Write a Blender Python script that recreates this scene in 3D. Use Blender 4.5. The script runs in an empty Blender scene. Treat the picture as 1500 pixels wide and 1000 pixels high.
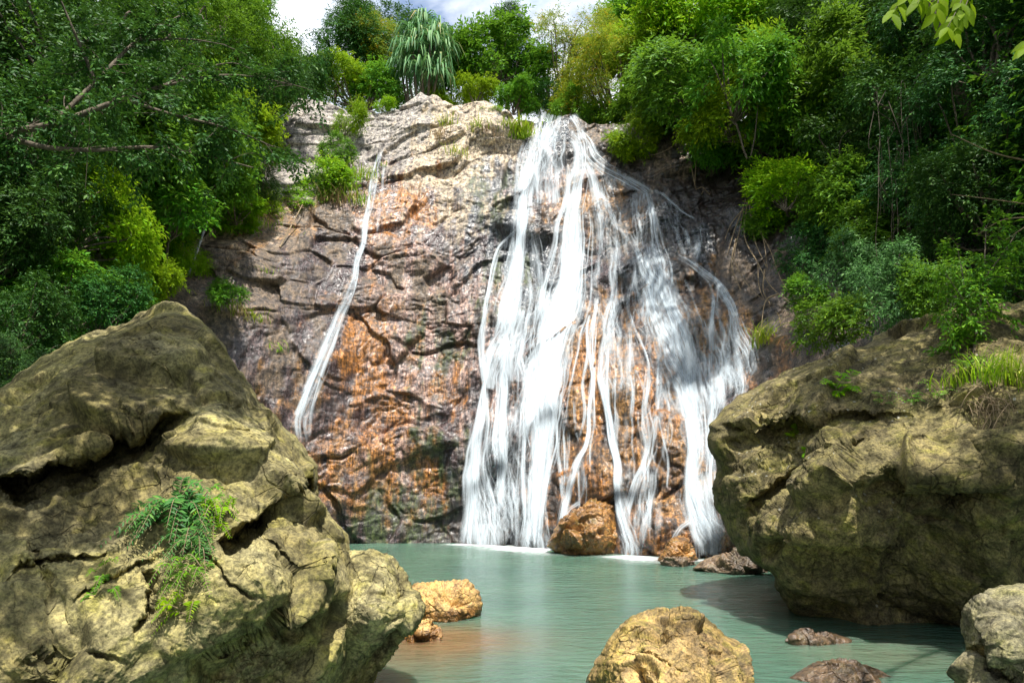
import bpy, math, random
import numpy as np
from mathutils import Vector

sc = bpy.context.scene
COL = sc.collection
RNG = np.random.default_rng(7)

# ------------------------------------------------------------------ camera
PITCH = math.radians(11.5)
CAM = np.array([0.0, 0.0, 2.0])
CP, SP = math.cos(PITCH), math.sin(PITCH)
cam_d = bpy.data.cameras.new("camera")
cam_d.sensor_width = 36.0
cam_d.lens = 24.0
cam_d.clip_end = 2000
cam = bpy.data.objects.new("camera", cam_d)
COL.objects.link(cam)
cam.location = CAM
cam.rotation_euler = (math.pi / 2 + PITCH, 0, 0)
sc.camera = cam


def at(px, py, Y):
    """point at distance Y (m, along +y) seen at photograph pixel px, py"""
    a = (np.asarray(px, float) - 750.0) / 1000.0
    b = (500.0 - np.asarray(py, float)) / 1000.0
    dy = CP - b * SP
    dz = SP + b * CP
    t = np.asarray(Y, float) / dy
    return np.stack([a * t, t * dy, CAM[2] + t * dz], -1)


# ------------------------------------------------------------------ noise
_perm = np.random.default_rng(1234).permutation(4096).astype(np.int64)
_grad = np.random.default_rng(99).normal(size=(4096, 3))
_grad /= np.linalg.norm(_grad, axis=1)[:, None]
_rnd = np.random.default_rng(5).random((4096, 4))


def _hash(i, j, k):
    return _perm[(_perm[(_perm[i & 4095] + j) & 4095] + k) & 4095]


def perlin(p):
    p = np.asarray(p, float)
    f0 = np.floor(p)
    i = f0.astype(np.int64)
    f = p - f0
    u = f * f * f * (f * (f * 6 - 15) + 10)
    out = 0
    for dx in (0, 1):
        wx = u[..., 0] if dx else 1 - u[..., 0]
        for dy in (0, 1):
            wy = u[..., 1] if dy else 1 - u[..., 1]
            for dz in (0, 1):
                wz = u[..., 2] if dz else 1 - u[..., 2]
                g = _grad[_hash(i[..., 0] + dx, i[..., 1] + dy, i[..., 2] + dz)]
                d = g[..., 0] * (f[..., 0] - dx) + g[..., 1] * (f[..., 1] - dy) + g[..., 2] * (f[..., 2] - dz)
                out = out + d * wx * wy * wz
    return out * 1.5


def fbm(p, octaves=4, gain=0.5, lac=2.03):
    a, s = 1.0, 0
    p = np.asarray(p, float)
    for o in range(octaves):
        s = s + a * perlin(p + 17.3 * o)
        p = p * lac
        a *= gain
    return s


def ridged(p, octaves=4, gain=0.5, lac=2.1):
    a, s = 1.0, 0
    p = np.asarray(p, float)
    for o in range(octaves):
        s = s + a * (1 - np.abs(perlin(p + 31.7 * o)) * 2)
        p = p * lac
        a *= gain
    return s


def worley(p, jitter=0.95, k=34.0):
    """F1, F2, facet (tilted planes, one per cell, blended over a narrow edge), id"""
    p = np.asarray(p, float)
    c = np.floor(p).astype(np.int64)
    f1 = np.full(p.shape[:-1], 9.0)
    f2 = f1.copy()
    num = np.zeros(p.shape[:-1])
    den = np.full(p.shape[:-1], 1e-12)
    idv = np.zeros(p.shape[:-1])
    for dx in (-1, 0, 1):
        for dy in (-1, 0, 1):
            for dz in (-1, 0, 1):
                h = _hash(c[..., 0] + dx, c[..., 1] + dy, c[..., 2] + dz)
                r = _rnd[h]
                q = np.stack([c[..., 0] + dx, c[..., 1] + dy, c[..., 2] + dz], -1) + 0.5 + (r[..., :3] - 0.5) * jitter
                v = p - q
                d2 = (v * v).sum(-1)
                d = np.sqrt(d2)
                pl = (v * _grad[(h * 7 + 3) & 4095]).sum(-1) * 1.1 + (r[..., 3] - 0.5) * 0.7
                w = np.exp(-k * d2)
                num += w * pl
                den += w
                m = d < f1
                f2 = np.where(m, f1, np.minimum(f2, d))
                idv = np.where(m, r[..., 3], idv)
                f1 = np.where(m, d, f1)
    return f1, f2, num / den, idv


def sstep(a, b, x):
    t = np.clip((x - a) / (b - a), 0, 1)
    return t * t * (3 - 2 * t)


class TPS:
    def __init__(self, pts, vals, smooth=0.0):
        pts = np.asarray(pts, float)
        vals = np.asarray(vals, float)
        self.p = pts
        n = len(pts)
        d = np.linalg.norm(pts[:, None] - pts[None], axis=-1)
        K = self.phi(d) + smooth * np.eye(n)
        P = np.hstack([np.ones((n, 1)), pts])
        A = np.zeros((n + 3, n + 3))
        A[:n, :n] = K
        A[:n, n:] = P
        A[n:, :n] = P.T
        b = np.zeros((n + 3,) + vals.shape[1:])
        b[:n] = vals
        self.w = np.linalg.solve(A, b)

    @staticmethod
    def phi(d):
        return np.where(d > 1e-9, d * d * np.log(np.maximum(d, 1e-9)), 0.0)

    def __call__(self, q):
        q = np.asarray(q, float)
        sh = q.shape[:-1]
        q = q.reshape(-1, 2)
        out = self.w[-3] + q[:, :1] * self.w[-2] + q[:, 1:] * self.w[-1] if self.w.ndim > 1 else self.w[-3] + q[:, 0] * self.w[-2] + q[:, 1] * self.w[-1]
        for k in range(len(self.p)):
            d = np.hypot(q[:, 0] - self.p[k, 0], q[:, 1] - self.p[k, 1])
            if self.w.ndim > 1:
                out = out + self.phi(d)[:, None] * self.w[k]
            else:
                out = out + self.phi(d) * self.w[k]
        return out.reshape(sh + self.w.shape[1:])


# ------------------------------------------------------------------ mesh helpers
def mesh_np(name, verts, quads=None, tris=None, smooth=True, attrs=None, uv=None, faceattrs=None):
    me = bpy.data.meshes.new(name)
    verts = np.ascontiguousarray(verts, np.float32).reshape(-1, 3)
    me.vertices.add(len(verts))
    me.vertices.foreach_set("co", verts.ravel())
    loops, starts, totals = [], [], []
    off = 0
    if quads is not None and len(quads):
        q = np.ascontiguousarray(quads, np.int32).reshape(-1, 4)
        loops.append(q.ravel())
        starts.append(off + np.arange(len(q)) * 4)
        totals.append(np.full(len(q), 4))
        off += q.size
    if tris is not None and len(tris):
        q = np.ascontiguousarray(tris, np.int32).reshape(-1, 3)
        loops.append(q.ravel())
        starts.append(off + np.arange(len(q)) * 3)
        totals.append(np.full(len(q), 3))
        off += q.size
    loops = np.concatenate(loops).astype(np.int32)
    starts = np.concatenate(starts).astype(np.int32)
    me.loops.add(len(loops))
    me.polygons.add(len(starts))
    me.polygons.foreach_set("loop_start", starts)
    me.loops.foreach_set("vertex_index", loops)
    me.update(calc_edges=True)
    if smooth:
        me.polygons.foreach_set("use_smooth", np.ones(len(starts), bool))
    for k, v in (attrs or {}).items():
        v = np.asarray(v, np.float32)
        if v.ndim == 2:
            if v.shape[1] == 3:
                v = np.hstack([v, np.ones((len(v), 1), np.float32)])
            a = me.attributes.new(k, 'FLOAT_COLOR', 'POINT')
            a.data.foreach_set("color", np.ascontiguousarray(v).ravel())
        else:
            a = me.attributes.new(k, 'FLOAT', 'POINT')
            a.data.foreach_set("value", v)
    for k, v in (faceattrs or {}).items():
        a = me.attributes.new(k, 'FLOAT', 'FACE')
        a.data.foreach_set("value", np.asarray(v, np.float32))
    if uv is not None:
        l = me.uv_layers.new(name="UVMap")
        l.data.foreach_set("uv", np.ascontiguousarray(np.asarray(uv, np.float32)[loops]).ravel())
    me.validate()
    return me


def grid_quads(nr, nc, wrap=False):
    r = np.arange(nr - 1)[:, None]
    c = np.arange(nc if wrap else nc - 1)[None]
    c2 = (c + 1) % nc
    a = r * nc + c
    b = r * nc + c2
    return np.stack([a, b, b + nc, a + nc], -1).reshape(-1, 4)


def link(name, me, mat=None, parent=None, loc=(0, 0, 0)):
    o = bpy.data.objects.new(name, me)
    COL.objects.link(o)
    o.location = loc
    if parent is not None:
        o.parent = parent
    if mat is not None and me is not None:
        if len(me.materials) == 0:
            me.materials.append(mat)
    return o


def tag(o, label=None, cat=None, group=None, kind=None):
    if label:
        o["label"] = label
    if cat:
        o["category"] = cat
    if group:
        o["group"] = group
    if kind:
        o["kind"] = kind
    return o


def empty(name, loc, rz=0.0):
    o = bpy.data.objects.new(name, None)
    COL.objects.link(o)
    o.location = loc
    o.rotation_euler = (0, 0, rz)
    o.empty_display_size = 0.2
    return o


def tube(path, radii, sides=6):
    """verts, quads of a tube along path"""
    path = np.asarray(path, float)
    n = len(path)
    radii = np.broadcast_to(np.asarray(radii, float), (n,))
    t = np.gradient(path, axis=0)
    t /= np.linalg.norm(t, axis=1)[:, None] + 1e-9
    ref = np.array([0.31, 0.87, 0.38])
    u = np.cross(t, ref)
    u /= np.linalg.norm(u, axis=1)[:, None] + 1e-9
    v = np.cross(t, u)
    ang = np.linspace(0, 2 * math.pi, sides, endpoint=False)
    ring = path[:, None] + radii[:, None, None] * (np.cos(ang)[None, :, None] * u[:, None] + np.sin(ang)[None, :, None] * v[:, None])
    return ring.reshape(-1, 3), grid_quads(n, sides, wrap=True)


def join(parts):
    V, Q, off = [], [], 0
    for v, q in parts:
        V.append(v)
        Q.append(np.asarray(q) + off)
        off += len(v)
    return np.vstack(V), np.vstack(Q)


def catmull(P, n):
    """resample a polyline of any dimension smoothly into n points"""
    P = np.asarray(P, float)
    d = np.r_[0, np.cumsum(np.linalg.norm(np.diff(P[:, :2], axis=0), axis=1) + 1e-6)]
    s = np.linspace(0, d[-1], n)
    m = np.gradient(P, d, axis=0) if len(P) > 2 else np.repeat((P[1] - P[0])[None] / d[-1], 2, 0)
    k = np.clip(np.searchsorted(d, s, side='right') - 1, 0, len(d) - 2)
    h = (d[k + 1] - d[k])[:, None]
    t = ((s - d[k])[:, None]) / h
    return ((2 * t**3 - 3 * t**2 + 1) * P[k] + (t**3 - 2 * t**2 + t) * h * m[k]
            + (-2 * t**3 + 3 * t**2) * P[k + 1] + (t**3 - t**2) * h * m[k + 1])


# ------------------------------------------------------------------ node helpers
class NT:
    def __init__(self, mat):
        self.t = mat.node_tree
        self.t.nodes.clear()

    def n(self, typ, **kw):
        nd = self.t.nodes.new(typ)
        for k, v in kw.items():
            if k.startswith('_'):
                setattr(nd, k[1:], v)
        for k, v in kw.items():
            if not k.startswith('_'):
                key = int(k[1:]) if k[0] == 'i' and k[1:].isdigit() else k.replace('__', ' ')
                s = nd.inputs[key]
                if hasattr(v, 'is_linked') or isinstance(v, bpy.types.NodeSocket):
                    self.t.links.new(v, s)
                else:
                    s.default_value = v
        return nd

    def math(self, op, a, b=0.0, c=0.0, clamp=False):
        nd = self.t.nodes.new('ShaderNodeMath')
        nd.operation = op
        nd.use_clamp = clamp
        for i, v in enumerate((a, b, c)):
            if isinstance(v, bpy.types.NodeSocket):
                self.t.links.new(v, nd.inputs[i])
            else:
                nd.inputs[i].default_value = v
        return nd.outputs[0]

    def mix(self, fac, a, b, mode='MIX'):
        nd = self.t.nodes.new('ShaderNodeMix')
        nd.data_type = 'RGBA'
        nd.blend_type = mode
        for s, v in ((nd.inputs[0], fac), (nd.inputs[6], a), (nd.inputs[7], b)):
            if isinstance(v, bpy.types.NodeSocket):
                self.t.links.new(v, s)
            else:
                s.default_value = v if not isinstance(v, tuple) or len(v) == 4 else v + (1,)
        return nd.outputs[2]

    def ramp(self, fac, stops, interp='LINEAR'):
        nd = self.t.nodes.new('ShaderNodeValToRGB')
        cr = nd.color_ramp
        cr.interpolation = interp
        while len(cr.elements) < len(stops):
            cr.elements.new(0.5)
        for e, (p, c) in zip(cr.elements, stops):
            e.position = p
            e.color = c if len(c) == 4 else tuple(c) + (1,)
        self.t.links.new(fac, nd.inputs[0])
        return nd.outputs[0]

    def noise(self, vec, scale, detail=6.0, rough=0.55, dist=0.0):
        nd = self.t.nodes.new('ShaderNodeTexNoise')
        nd.inputs['Scale'].default_value = scale
        nd.inputs['Detail'].default_value = detail
        nd.inputs['Roughness'].default_value = rough
        nd.inputs['Distortion'].default_value = dist
        self.t.links.new(vec, nd.inputs['Vector'])
        return nd.outputs['Fac']

    def scaled(self, vec, s):
        nd = self.t.nodes.new('ShaderNodeMapping')
        nd.inputs['Scale'].default_value = s
        self.t.links.new(vec, nd.inputs['Vector'])
        return nd.outputs[0]

    def link(self, a, b):
        self.t.links.new(a, b)

    def out(self, surf):
        o = self.t.nodes.new('ShaderNodeOutputMaterial')
        self.t.links.new(surf, o.inputs['Surface'])


def new_mat(name):
    m = bpy.data.materials.new(name)
    m.use_nodes = True
    return m, NT(m)
# ------------------------------------------------------------------ light
SUN = np.array([0.13, -0.335, 0.933])
SUN = SUN / np.linalg.norm(SUN)
el = math.asin(SUN[2])
az = math.atan2(SUN[0], SUN[1])
ld = bpy.data.lights.new("sun", 'SUN')
ld.energy = 5.0
ld.angle = math.radians(0.53)
ld.color = (1.0, 0.955, 0.87)
lo = bpy.data.objects.new("sun", ld)
COL.objects.link(lo)
lo.location = (0, -10, 60)
lo.rotation_euler = Vector(-SUN).to_track_quat('-Z', 'Y').to_euler()

w = bpy.data.worlds.new("World")
sc.world = w
w.use_nodes = True
wt = w.node_tree
wt.nodes.clear()
wn = NT.__new__(NT)
wn.t = wt
sky = wt.nodes.new('ShaderNodeTexSky')
sky.sky_type = 'NISHITA'
sky.sun_disc = False
sky.sun_elevation = el
sky.sun_rotation = az
sky.air_density = 1.0
sky.dust_density = 0.6
sky.ozone_density = 1.4
tc = wt.nodes.new('ShaderNodeTexCoord')
cv = wn.scaled(tc.outputs['Generated'], (1.0, 1.0, 2.2))
cn = wn.noise(cv, 2.6, 8, 0.58, 0.35)
cf = wn.ramp(cn, [(0.33, (0, 0, 0)), (0.50, (1, 1, 1))])
cn2 = wn.noise(cv, 6.0, 6, 0.6)
ccol = wn.ramp(cn2, [(0.35, (4.6, 5.3, 6.1)), (0.6, (7.6, 7.7, 7.8))])
cfac = wn.math('MULTIPLY', cf, 0.93)
cmix = wn.mix(cfac, sky.outputs[0], ccol)
bg = wt.nodes.new('ShaderNodeBackground')
bg.inputs['Strength'].default_value = 0.13
wt.links.new(cmix, bg.inputs['Color'])
wo = wt.nodes.new('ShaderNodeOutputWorld')
wt.links.new(bg.outputs[0], wo.inputs['Surface'])

sc.view_settings.view_transform = 'Standard'
sc.view_settings.look = 'None'
sc.view_settings.gamma = 1.0
sc.view_settings.exposure = 0.8
sc.cycles.use_denoising = True
sc.cycles.max_bounces = 8
sc.cycles.diffuse_bounces = 4
sc.cycles.glossy_bounces = 3
sc.cycles.transmission_bounces = 4
sc.cycles.transparent_max_bounces = 40
sc.cycles.sample_clamp_indirect = 6.0


# ------------------------------------------------------------------ rock materials
def cliff_material():
    m, t = new_mat("wet_cliff_rock")
    geo = t.n('ShaderNodeNewGeometry').outputs['Position']
    col = t.n('ShaderNodeAttribute', _attribute_name='col').outputs['Color']
    wet = t.n('ShaderNodeAttribute', _attribute_name='wet').outputs['Fac']
    stre = t.scaled(geo, (3.2, 1.2, 0.55))
    n1 = t.noise(stre, 3.0, 8, 0.62, 0.3)
    n2 = t.noise(geo, 7.0, 8, 0.65, 0.2)
    n3 = t.noise(geo, 1.1, 5, 0.55, 0.6)
    n4 = t.noise(geo, 26.0, 5, 0.7)
    n5 = t.noise(t.scaled(geo, (9.0, 3.0, 0.7)), 2.0, 6, 0.65, 0.4)
    v = t.ramp(n2, [(0.38, (0.30, 0.28, 0.28)), (0.48, (0.92, 0.92, 0.92)), (0.60, (1.6, 1.55, 1.45))])
    c = t.mix(1.0, col, v, 'MULTIPLY')
    v1 = t.ramp(n1, [(0.33, (0.42, 0.40, 0.42)), (0.5, (1, 1, 1)), (0.68, (1.45, 1.4, 1.32))])
    c = t.mix(0.85, c, v1, 'MULTIPLY')
    c = t.mix(0.9, c, t.ramp(n4, [(0.41, (0.40, 0.39, 0.39)), (0.5, (1, 1, 1)), (0.59, (1.6, 1.56, 1.5))]), 'MULTIPLY')
    c = t.mix(t.math('MULTIPLY', wet, 0.9), c, t.mix(1.0, c, t.ramp(n5, [(0.40, (0.34, 0.30, 0.32)), (0.5, (1, 1, 1)), (0.60, (1.9, 1.75, 1.6))]), 'MULTIPLY'))
    # dark lichen film in patches
    f3 = t.ramp(n3, [(0.52, (0, 0, 0)), (0.64, (1, 1, 1))])
    f3 = t.math('MULTIPLY', f3, 0.42)
    c = t.mix(f3, c, (0.06, 0.055, 0.06, 1))
    b = t.n('ShaderNodeBump', Strength=0.85, Distance=0.05, Height=n2)
    b1 = t.n('ShaderNodeBump', Strength=0.7, Distance=0.06, Height=n1, Normal=b.outputs[0])
    b1 = t.n('ShaderNodeBump', Strength=0.7, Distance=0.03, Height=n5, Normal=b1.outputs[0])
    b1 = t.n('ShaderNodeBump', Strength=0.7, Distance=0.02, Height=n4, Normal=b1.outputs[0])
    rn = t.noise(geo, 5.0, 4, 0.6)
    r = t.math('MULTIPLY_ADD', wet, -0.62, 0.80)
    r = t.math('ADD', r, t.math('MULTIPLY_ADD', rn, 0.35, -0.17), clamp=True)
    p = t.n('ShaderNodeBsdfPrincipled', Base__Color=c, Roughness=r, Normal=b1.outputs[0])
    p.inputs['Specular IOR Level'].default_value = 0.6
    t.link(t.math('MULTIPLY', wet, 0.16), p.inputs['Coat Weight'])
    p.inputs['Coat Roughness'].default_value = 0.22
    t.out(p.outputs[0])
    return m


def boulder_material(name, base, dark, moss, warm, moss_amt=0.5, rough=0.88, spec=0.3, scale=1.0, spots=0.0, low_wet=0.0):
    m, t = new_mat(name)
    geo = t.n('ShaderNodeNewGeometry')
    pos = geo.outputs['Position']
    n1 = t.noise(pos, 1.3 * scale, 6, 0.6, 0.5)
    n2 = t.noise(pos, 6.0 * scale, 10, 0.68, 0.2)
    n3 = t.noise(t.scaled(pos, (1, 1, 1.7)), 3.0 * scale, 8, 0.62, 0.8)
    n4 = t.noise(pos, 34.0 * scale, 5, 0.72)
    n6 = t.noise(pos, 0.55 * scale, 4, 0.55, 0.8)
    c = t.mix(t.ramp(n1, [(0.38, (0, 0, 0)), (0.62, (1, 1, 1))]), base + (1,), warm + (1,))
    c = t.mix(t.math('MULTIPLY', t.ramp(n3, [(0.50, (0, 0, 0)), (0.66, (1, 1, 1))]), moss_amt), c, moss + (1,))
    v = t.ramp(n2, [(0.38, (0.42, 0.41, 0.39)), (0.49, (1, 1, 1)), (0.60, (1.5, 1.46, 1.3))])
    c = t.mix(0.9, c, v, 'MULTIPLY')
    v4 = t.ramp(n4, [(0.40, (0.42, 0.42, 0.42)), (0.5, (1, 1, 1)), (0.59, (1.5, 1.48, 1.38))])
    c = t.mix(0.75, c, v4, 'MULTIPLY')
    c = t.mix(1.0, c, t.ramp(n6, [(0.36, (0.62, 0.60, 0.56)), (0.5, (1, 1, 1)), (0.64, (1.25, 1.24, 1.12))]), 'MULTIPLY')
    nd = t.noise(pos, 2.2 * scale, 9, 0.7, 0.5)
    c = t.mix(t.math('MULTIPLY', t.ramp(nd, [(0.54, (0, 0, 0)), (0.66, (1, 1, 1))]), 0.75), c, dark + (1,))
    if spots:
        vo = t.n('ShaderNodeTexVoronoi', Vector=pos, Scale=9.0 * scale)
        ns = t.noise(pos, 20 * scale, 4, 0.6)
        sp = t.math('ADD', vo.outputs['Distance'], t.math('MULTIPLY', ns, 0.5))
        msk = t.ramp(sp, [(0.36, (1, 1, 1)), (0.44, (0, 0, 0))])
        area = t.ramp(t.noise(pos, 1.0, 3, 0.5), [(0.48, (0, 0, 0)), (0.58, (1, 1, 1))])
        up = t.n('ShaderNodeSeparateXYZ', i0=geo.outputs['Normal']).outputs['Z']
        area = t.math('MULTIPLY', area, t.ramp(up, [(0.1, (0, 0, 0)), (0.4, (1, 1, 1))]))
        c = t.mix(t.math('MULTIPLY', t.math('MULTIPLY', msk, area), spots), c, (0.42, 0.41, 0.34, 1))
    b = t.n('ShaderNodeBump', Strength=0.55, Distance=0.03 / scale, Height=n2)
    wv_ = t.n('ShaderNodeVectorMath', i0=pos, i1=t.n('ShaderNodeVectorMath', _operation='SCALE', i0=t.n('ShaderNodeTexNoise', Vector=pos, Scale=3.0 * scale).outputs['Color'], Scale=0.25 / scale).outputs[0]).outputs[0]
    vc = t.n('ShaderNodeTexVoronoi', _feature='DISTANCE_TO_EDGE', Vector=t.scaled(wv_, (1.0, 1.0, 1.5)), Scale=2.6 * scale)
    ck = t.ramp(vc.outputs['Distance'], [(0.0, (0, 0, 0)), (0.035, (1, 1, 1))])
    ckm = t.ramp(t.noise(pos, 1.2 * scale, 4, 0.6), [(0.46, (1, 1, 1)), (0.58, (0, 0, 0))])
    ck = t.math('MAXIMUM', ck, ckm)
    bc = t.n('ShaderNodeBump', Strength=0.9, Distance=0.03 / scale, Height=ck, Normal=b.outputs[0])
    b2 = t.n('ShaderNodeBump', Strength=0.9, Distance=0.014 / scale, Height=n4, Normal=bc.outputs[0])
    if low_wet:
        z = t.n('ShaderNodeSeparateXYZ', i0=pos).outputs['Z']
        zz = t.math('ADD', z, t.math('MULTIPLY', t.noise(pos, 4.0, 4, .6), 0.25))
        wt_ = t.ramp(zz, [(0.14 * low_wet + 0.14, (1, 1, 1)), (0.2 * low_wet + 0.16, (0, 0, 0))])
        c = t.mix(wt_, c, t.mix(1.0, c, (0.42, 0.34, 0.28, 1), 'MULTIPLY'))
        rr = t.math('MULTIPLY_ADD', wt_, -(rough - 0.3), rough)
    else:
        rr = rough
    p = t.n('ShaderNodeBsdfPrincipled', Base__Color=c, Roughness=rr, Normal=b2.outputs[0])
    p.inputs['Specular IOR Level'].default_value = spec
    t.out(p.outputs[0])
    return m


MAT_CLIFF = cliff_material()
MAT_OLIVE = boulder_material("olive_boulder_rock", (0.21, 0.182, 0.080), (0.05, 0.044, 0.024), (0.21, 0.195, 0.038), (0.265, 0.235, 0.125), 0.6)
MAT_SHADE = boulder_material("shaded_olive_boulder_rock", (0.135, 0.115, 0.052), (0.033, 0.028, 0.016), (0.150, 0.145, 0.028), (0.155, 0.128, 0.066), 0.6, spots=0.8)  # darkened copy of the olive rock, the right boulder's shade put into its colour
MAT_GOLD = boulder_material("golden_boulder_rock", (0.26, 0.185, 0.058), (0.06, 0.042, 0.016), (0.20, 0.185, 0.022), (0.33, 0.225, 0.105), 0.55, 0.7, 0.45, 1.6, low_wet=1.0)
MAT_ORANGE = boulder_material("orange_boulder_rock", (0.38, 0.22, 0.075), (0.12, 0.06, 0.03), (0.34, 0.25, 0.08), (0.44, 0.28, 0.12), 0.5, 0.65, 0.45, 1.6, low_wet=0.7)
MAT_GREY = boulder_material("grey_boulder_rock", (0.17, 0.158, 0.095), (0.045, 0.042, 0.03), (0.15, 0.145, 0.045), (0.20, 0.18, 0.12), 0.5, scale=1.4)
MAT_WETBROWN = boulder_material("wet_brown_rock", (0.20, 0.10, 0.033), (0.035, 0.022, 0.018), (0.08, 0.08, 0.02), (0.26, 0.125, 0.038), 0.55, 0.35, 0.6, 1.3)
MAT_REDROCK = boulder_material("wet_reddish_rock", (0.075, 0.048, 0.030), (0.024, 0.018, 0.014), (0.05, 0.048, 0.02), (0.10, 0.062, 0.036), 0.4, 0.35, 0.6, 1.5)
MAT_DARKROCK = boulder_material("wet_dark_rock", (0.10, 0.075, 0.055), (0.025, 0.02, 0.018), (0.07, 0.07, 0.03), (0.15, 0.10, 0.07), 0.4, 0.4, 0.5, 1.4)
# ------------------------------------------------------------------ cliff surface  y = F(x, z)
CTRL = [
    (60, 795, 19), (300, 800, 21), (400, 795, 21.5), (510, 795, 23.0), (600, 796, 23.1), (680, 797, 22.9), (760, 800, 22.2), (850, 808, 20.5), (930, 815, 19.5),
    (1000, 818, 18.6), (1070, 818, 18.8), (1180, 815, 16.5), (1300, 800, 13.5),
    (130, 560, 18.2), (230, 450, 19.5), (300, 350, 22.3), (420, 312, 25.3), (330, 480, 20.6), (400, 560, 21.6), (400, 690, 21.3),
    (415, 235, 28.2), (430, 150, 29.8), (500, 170, 30.2), (480, 290, 27.0), (540, 230, 28.6), (615, 145, 30.6), (705, 160, 29.6), (620, 230, 28.6),
    (560, 300, 27.0), (560, 500, 24.6), (560, 650, 23.6), (650, 400, 26.0), (650, 560, 24.3), (650, 680, 23.5), (690, 280, 27.6),
    (770, 195, 29.0), (835, 180, 29.2), (880, 195, 28.9), (790, 270, 27.6), (800, 350, 26.4), (800, 430, 25.2), (790, 500, 24.0), (770, 650, 22.7),
    (850, 250, 27.4), (860, 350, 25.9), (860, 440, 24.6), (860, 540, 22.9), (870, 700, 21.3),
    (900, 262, 26.8), (945, 285, 25.6), (950, 360, 24.2), (940, 480, 22.5), (930, 600, 21.2), (930, 720, 20.2),
    (1010, 320, 24.6), (1000, 390, 23.3), (1000, 480, 21.8), (1000, 600, 20.3), (1010, 720, 19.3),
    (1080, 430, 21.6), (1100, 540, 20.2), (1060, 640, 19.6),
    (960, 215, 27.6), (1050, 260, 25.8), (1090, 350, 23.2), (1150, 300, 23.0), (1160, 450, 19.8), (1210, 510, 17.4), (1210, 400, 19.6), (1300, 350, 18.5), (1300, 600, 14.5),
]
_c = np.array(CTRL, float)
_w = at(_c[:, 0], _c[:, 1], _c[:, 2])
TPS_Y = TPS(_w[:, [0, 2]], _w[:, 1], 0.05)

# bumps: px, py, Y, rx(m), rz(m), push toward the pool (m)
BUMPS = [
    (822, 222, 28, 0.75, 0.75, 0.3), (800, 335, 26, 0.75, 0.42, 0.4), (745, 320, 26, 0.55, 0.6, 0.45),
    (925, 385, 23.6, 0.8, 0.6, 0.35), (960, 318, 24.6, 1.0, 0.9, 0.45), (990, 400, 23, 0.8, 0.6, 0.35), (1040, 470, 21.5, 0.8, 0.9, 0.35),
    (905, 540, 21.8, 0.6, 1.2, 0.35), (870, 690, 20.9, 0.7, 0.8, 0.5), (945, 760, 19.5, 0.7, 0.6, 0.3), (990, 660, 19.8, 0.7, 0.9, 0.3),
    (760, 540, 23.4, 0.5, 1.0, 0.3), (720, 640, 22.9, 0.5, 0.8, 0.3), (740, 505, 23.7, 0.9, 0.5, 0.14), (820, 455, 24.6, 1.6, 0.45, 0.12), (905, 485, 22.6, 0.9, 0.45, 0.25),
    (640, 150, 30, 0.9, 0.7, 0.4), (720, 190, 29, 1.1, 0.8, 0.5), (450, 190, 29, 1.2, 1.3, 0.8), (530, 215, 28.5, 1.0, 0.8, 0.3),
    (350, 370, 22, 2.0, 0.8, 0.35), (470, 520, 22.4, 0.6, 1.6, 0.35), (530, 430, 25, 0.7, 0.8, 0.25),
    (1000, 240, 26, 0.8, 0.4, 0.7), (905, 215, 28, 0.7, 0.5, 0.5), (1160, 500, 18.5, 1.0, 0.6, 0.4), (1090, 300, 24, 0.8, 0.8, 0.5),
]
X0, X1, Z0, Z1, DR = -15.5, 15.5, -2.0, 23.0, 0.04
gx = np.arange(X0, X1 + 1e-6, DR)
gz = np.arange(Z0, Z1 + 1e-6, DR)
GX, GZ = np.meshgrid(gx, gz)           # rows: z
BASE = TPS_Y(np.stack([GX, GZ], -1))
BASE = np.clip(BASE, 11, 34)
LARGE = np.zeros_like(BASE)
for (px, py, Y, rx, rz, a) in BUMPS:
    q = at(px, py, Y)
    LARGE += a * np.exp(-(((GX - q[0]) / rx) ** 2 + ((GZ - q[2]) / rz) ** 2) ** 1.5)
P3 = np.stack([GX, BASE, GZ], -1)
# strata run up to the right; u along, v across the bedding
ca, sa = math.cos(0.50), math.sin(0.50)
warp = fbm(P3 * 0.22, 3)
U = GX * ca + GZ * sa + warp * 0.9
V = -GX * sa + GZ * ca + warp * 1.0
fallmask = sstep(-2.2, -0.2, GX) * (1 - sstep(8.0, 9.5, GX))
lowz = 1 - sstep(5, 9, GZ)
D = 0.30 * fbm(P3 * 0.26 + 5, 3)
f1, f2, fac, idc = worley(np.stack([U * 0.34, BASE * 0.5, V * 0.62], -1) + 0.12 * np.stack([warp, warp, warp], -1), k=60)
D += 0.42 * fac
CR1 = f2 - f1
CRM = sstep(-0.1, 0.4, fbm(P3 * 0.5 + 77, 3))
D -= 0.20 * CRM * np.exp(-(CR1 / 0.045) ** 2)
strat = ridged(np.stack([U * 0.30, BASE * 0.3, V * 1.9], -1), 4)
D += 0.028 * strat * (1 - 0.5 * fallmask)
f1b, f2b, facb, idb = worley(np.stack([U * 1.25, BASE * 1.3, V * 2.3], -1) + 0.15 * fbm(P3 * 1.4, 2)[..., None])
D += 0.035 * facb
CR2 = f2b - f1b
D -= 0.05 * CRM * np.exp(-(CR2 / 0.045) ** 2)
f1d, f2d, _, _ = worley(np.stack([U * 0.55, BASE * 0.6, V * 1.5], -1) + 0.10 * fbm(P3 * 2.2 + 8, 3)[..., None] + 50)
CRD = sstep(-0.25, 0.2, fbm(P3 * 0.6 + 177, 3))
D -= 0.06 * CRD * np.exp(-((f2d - f1d) / 0.035) ** 2)
D -= 0.015 * CRD * np.exp(-((f2d - f1d) / 0.14) ** 2)
D += 0.06 * fbm(np.stack([GX * 3.4, BASE, GZ * 1.2], -1), 3) * (0.4 + fallmask)     # water flutes
f1c, f2c, facc, idcc = worley(np.stack([GX * 3.6, BASE * 3.0, GZ * 2.8], -1))
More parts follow.
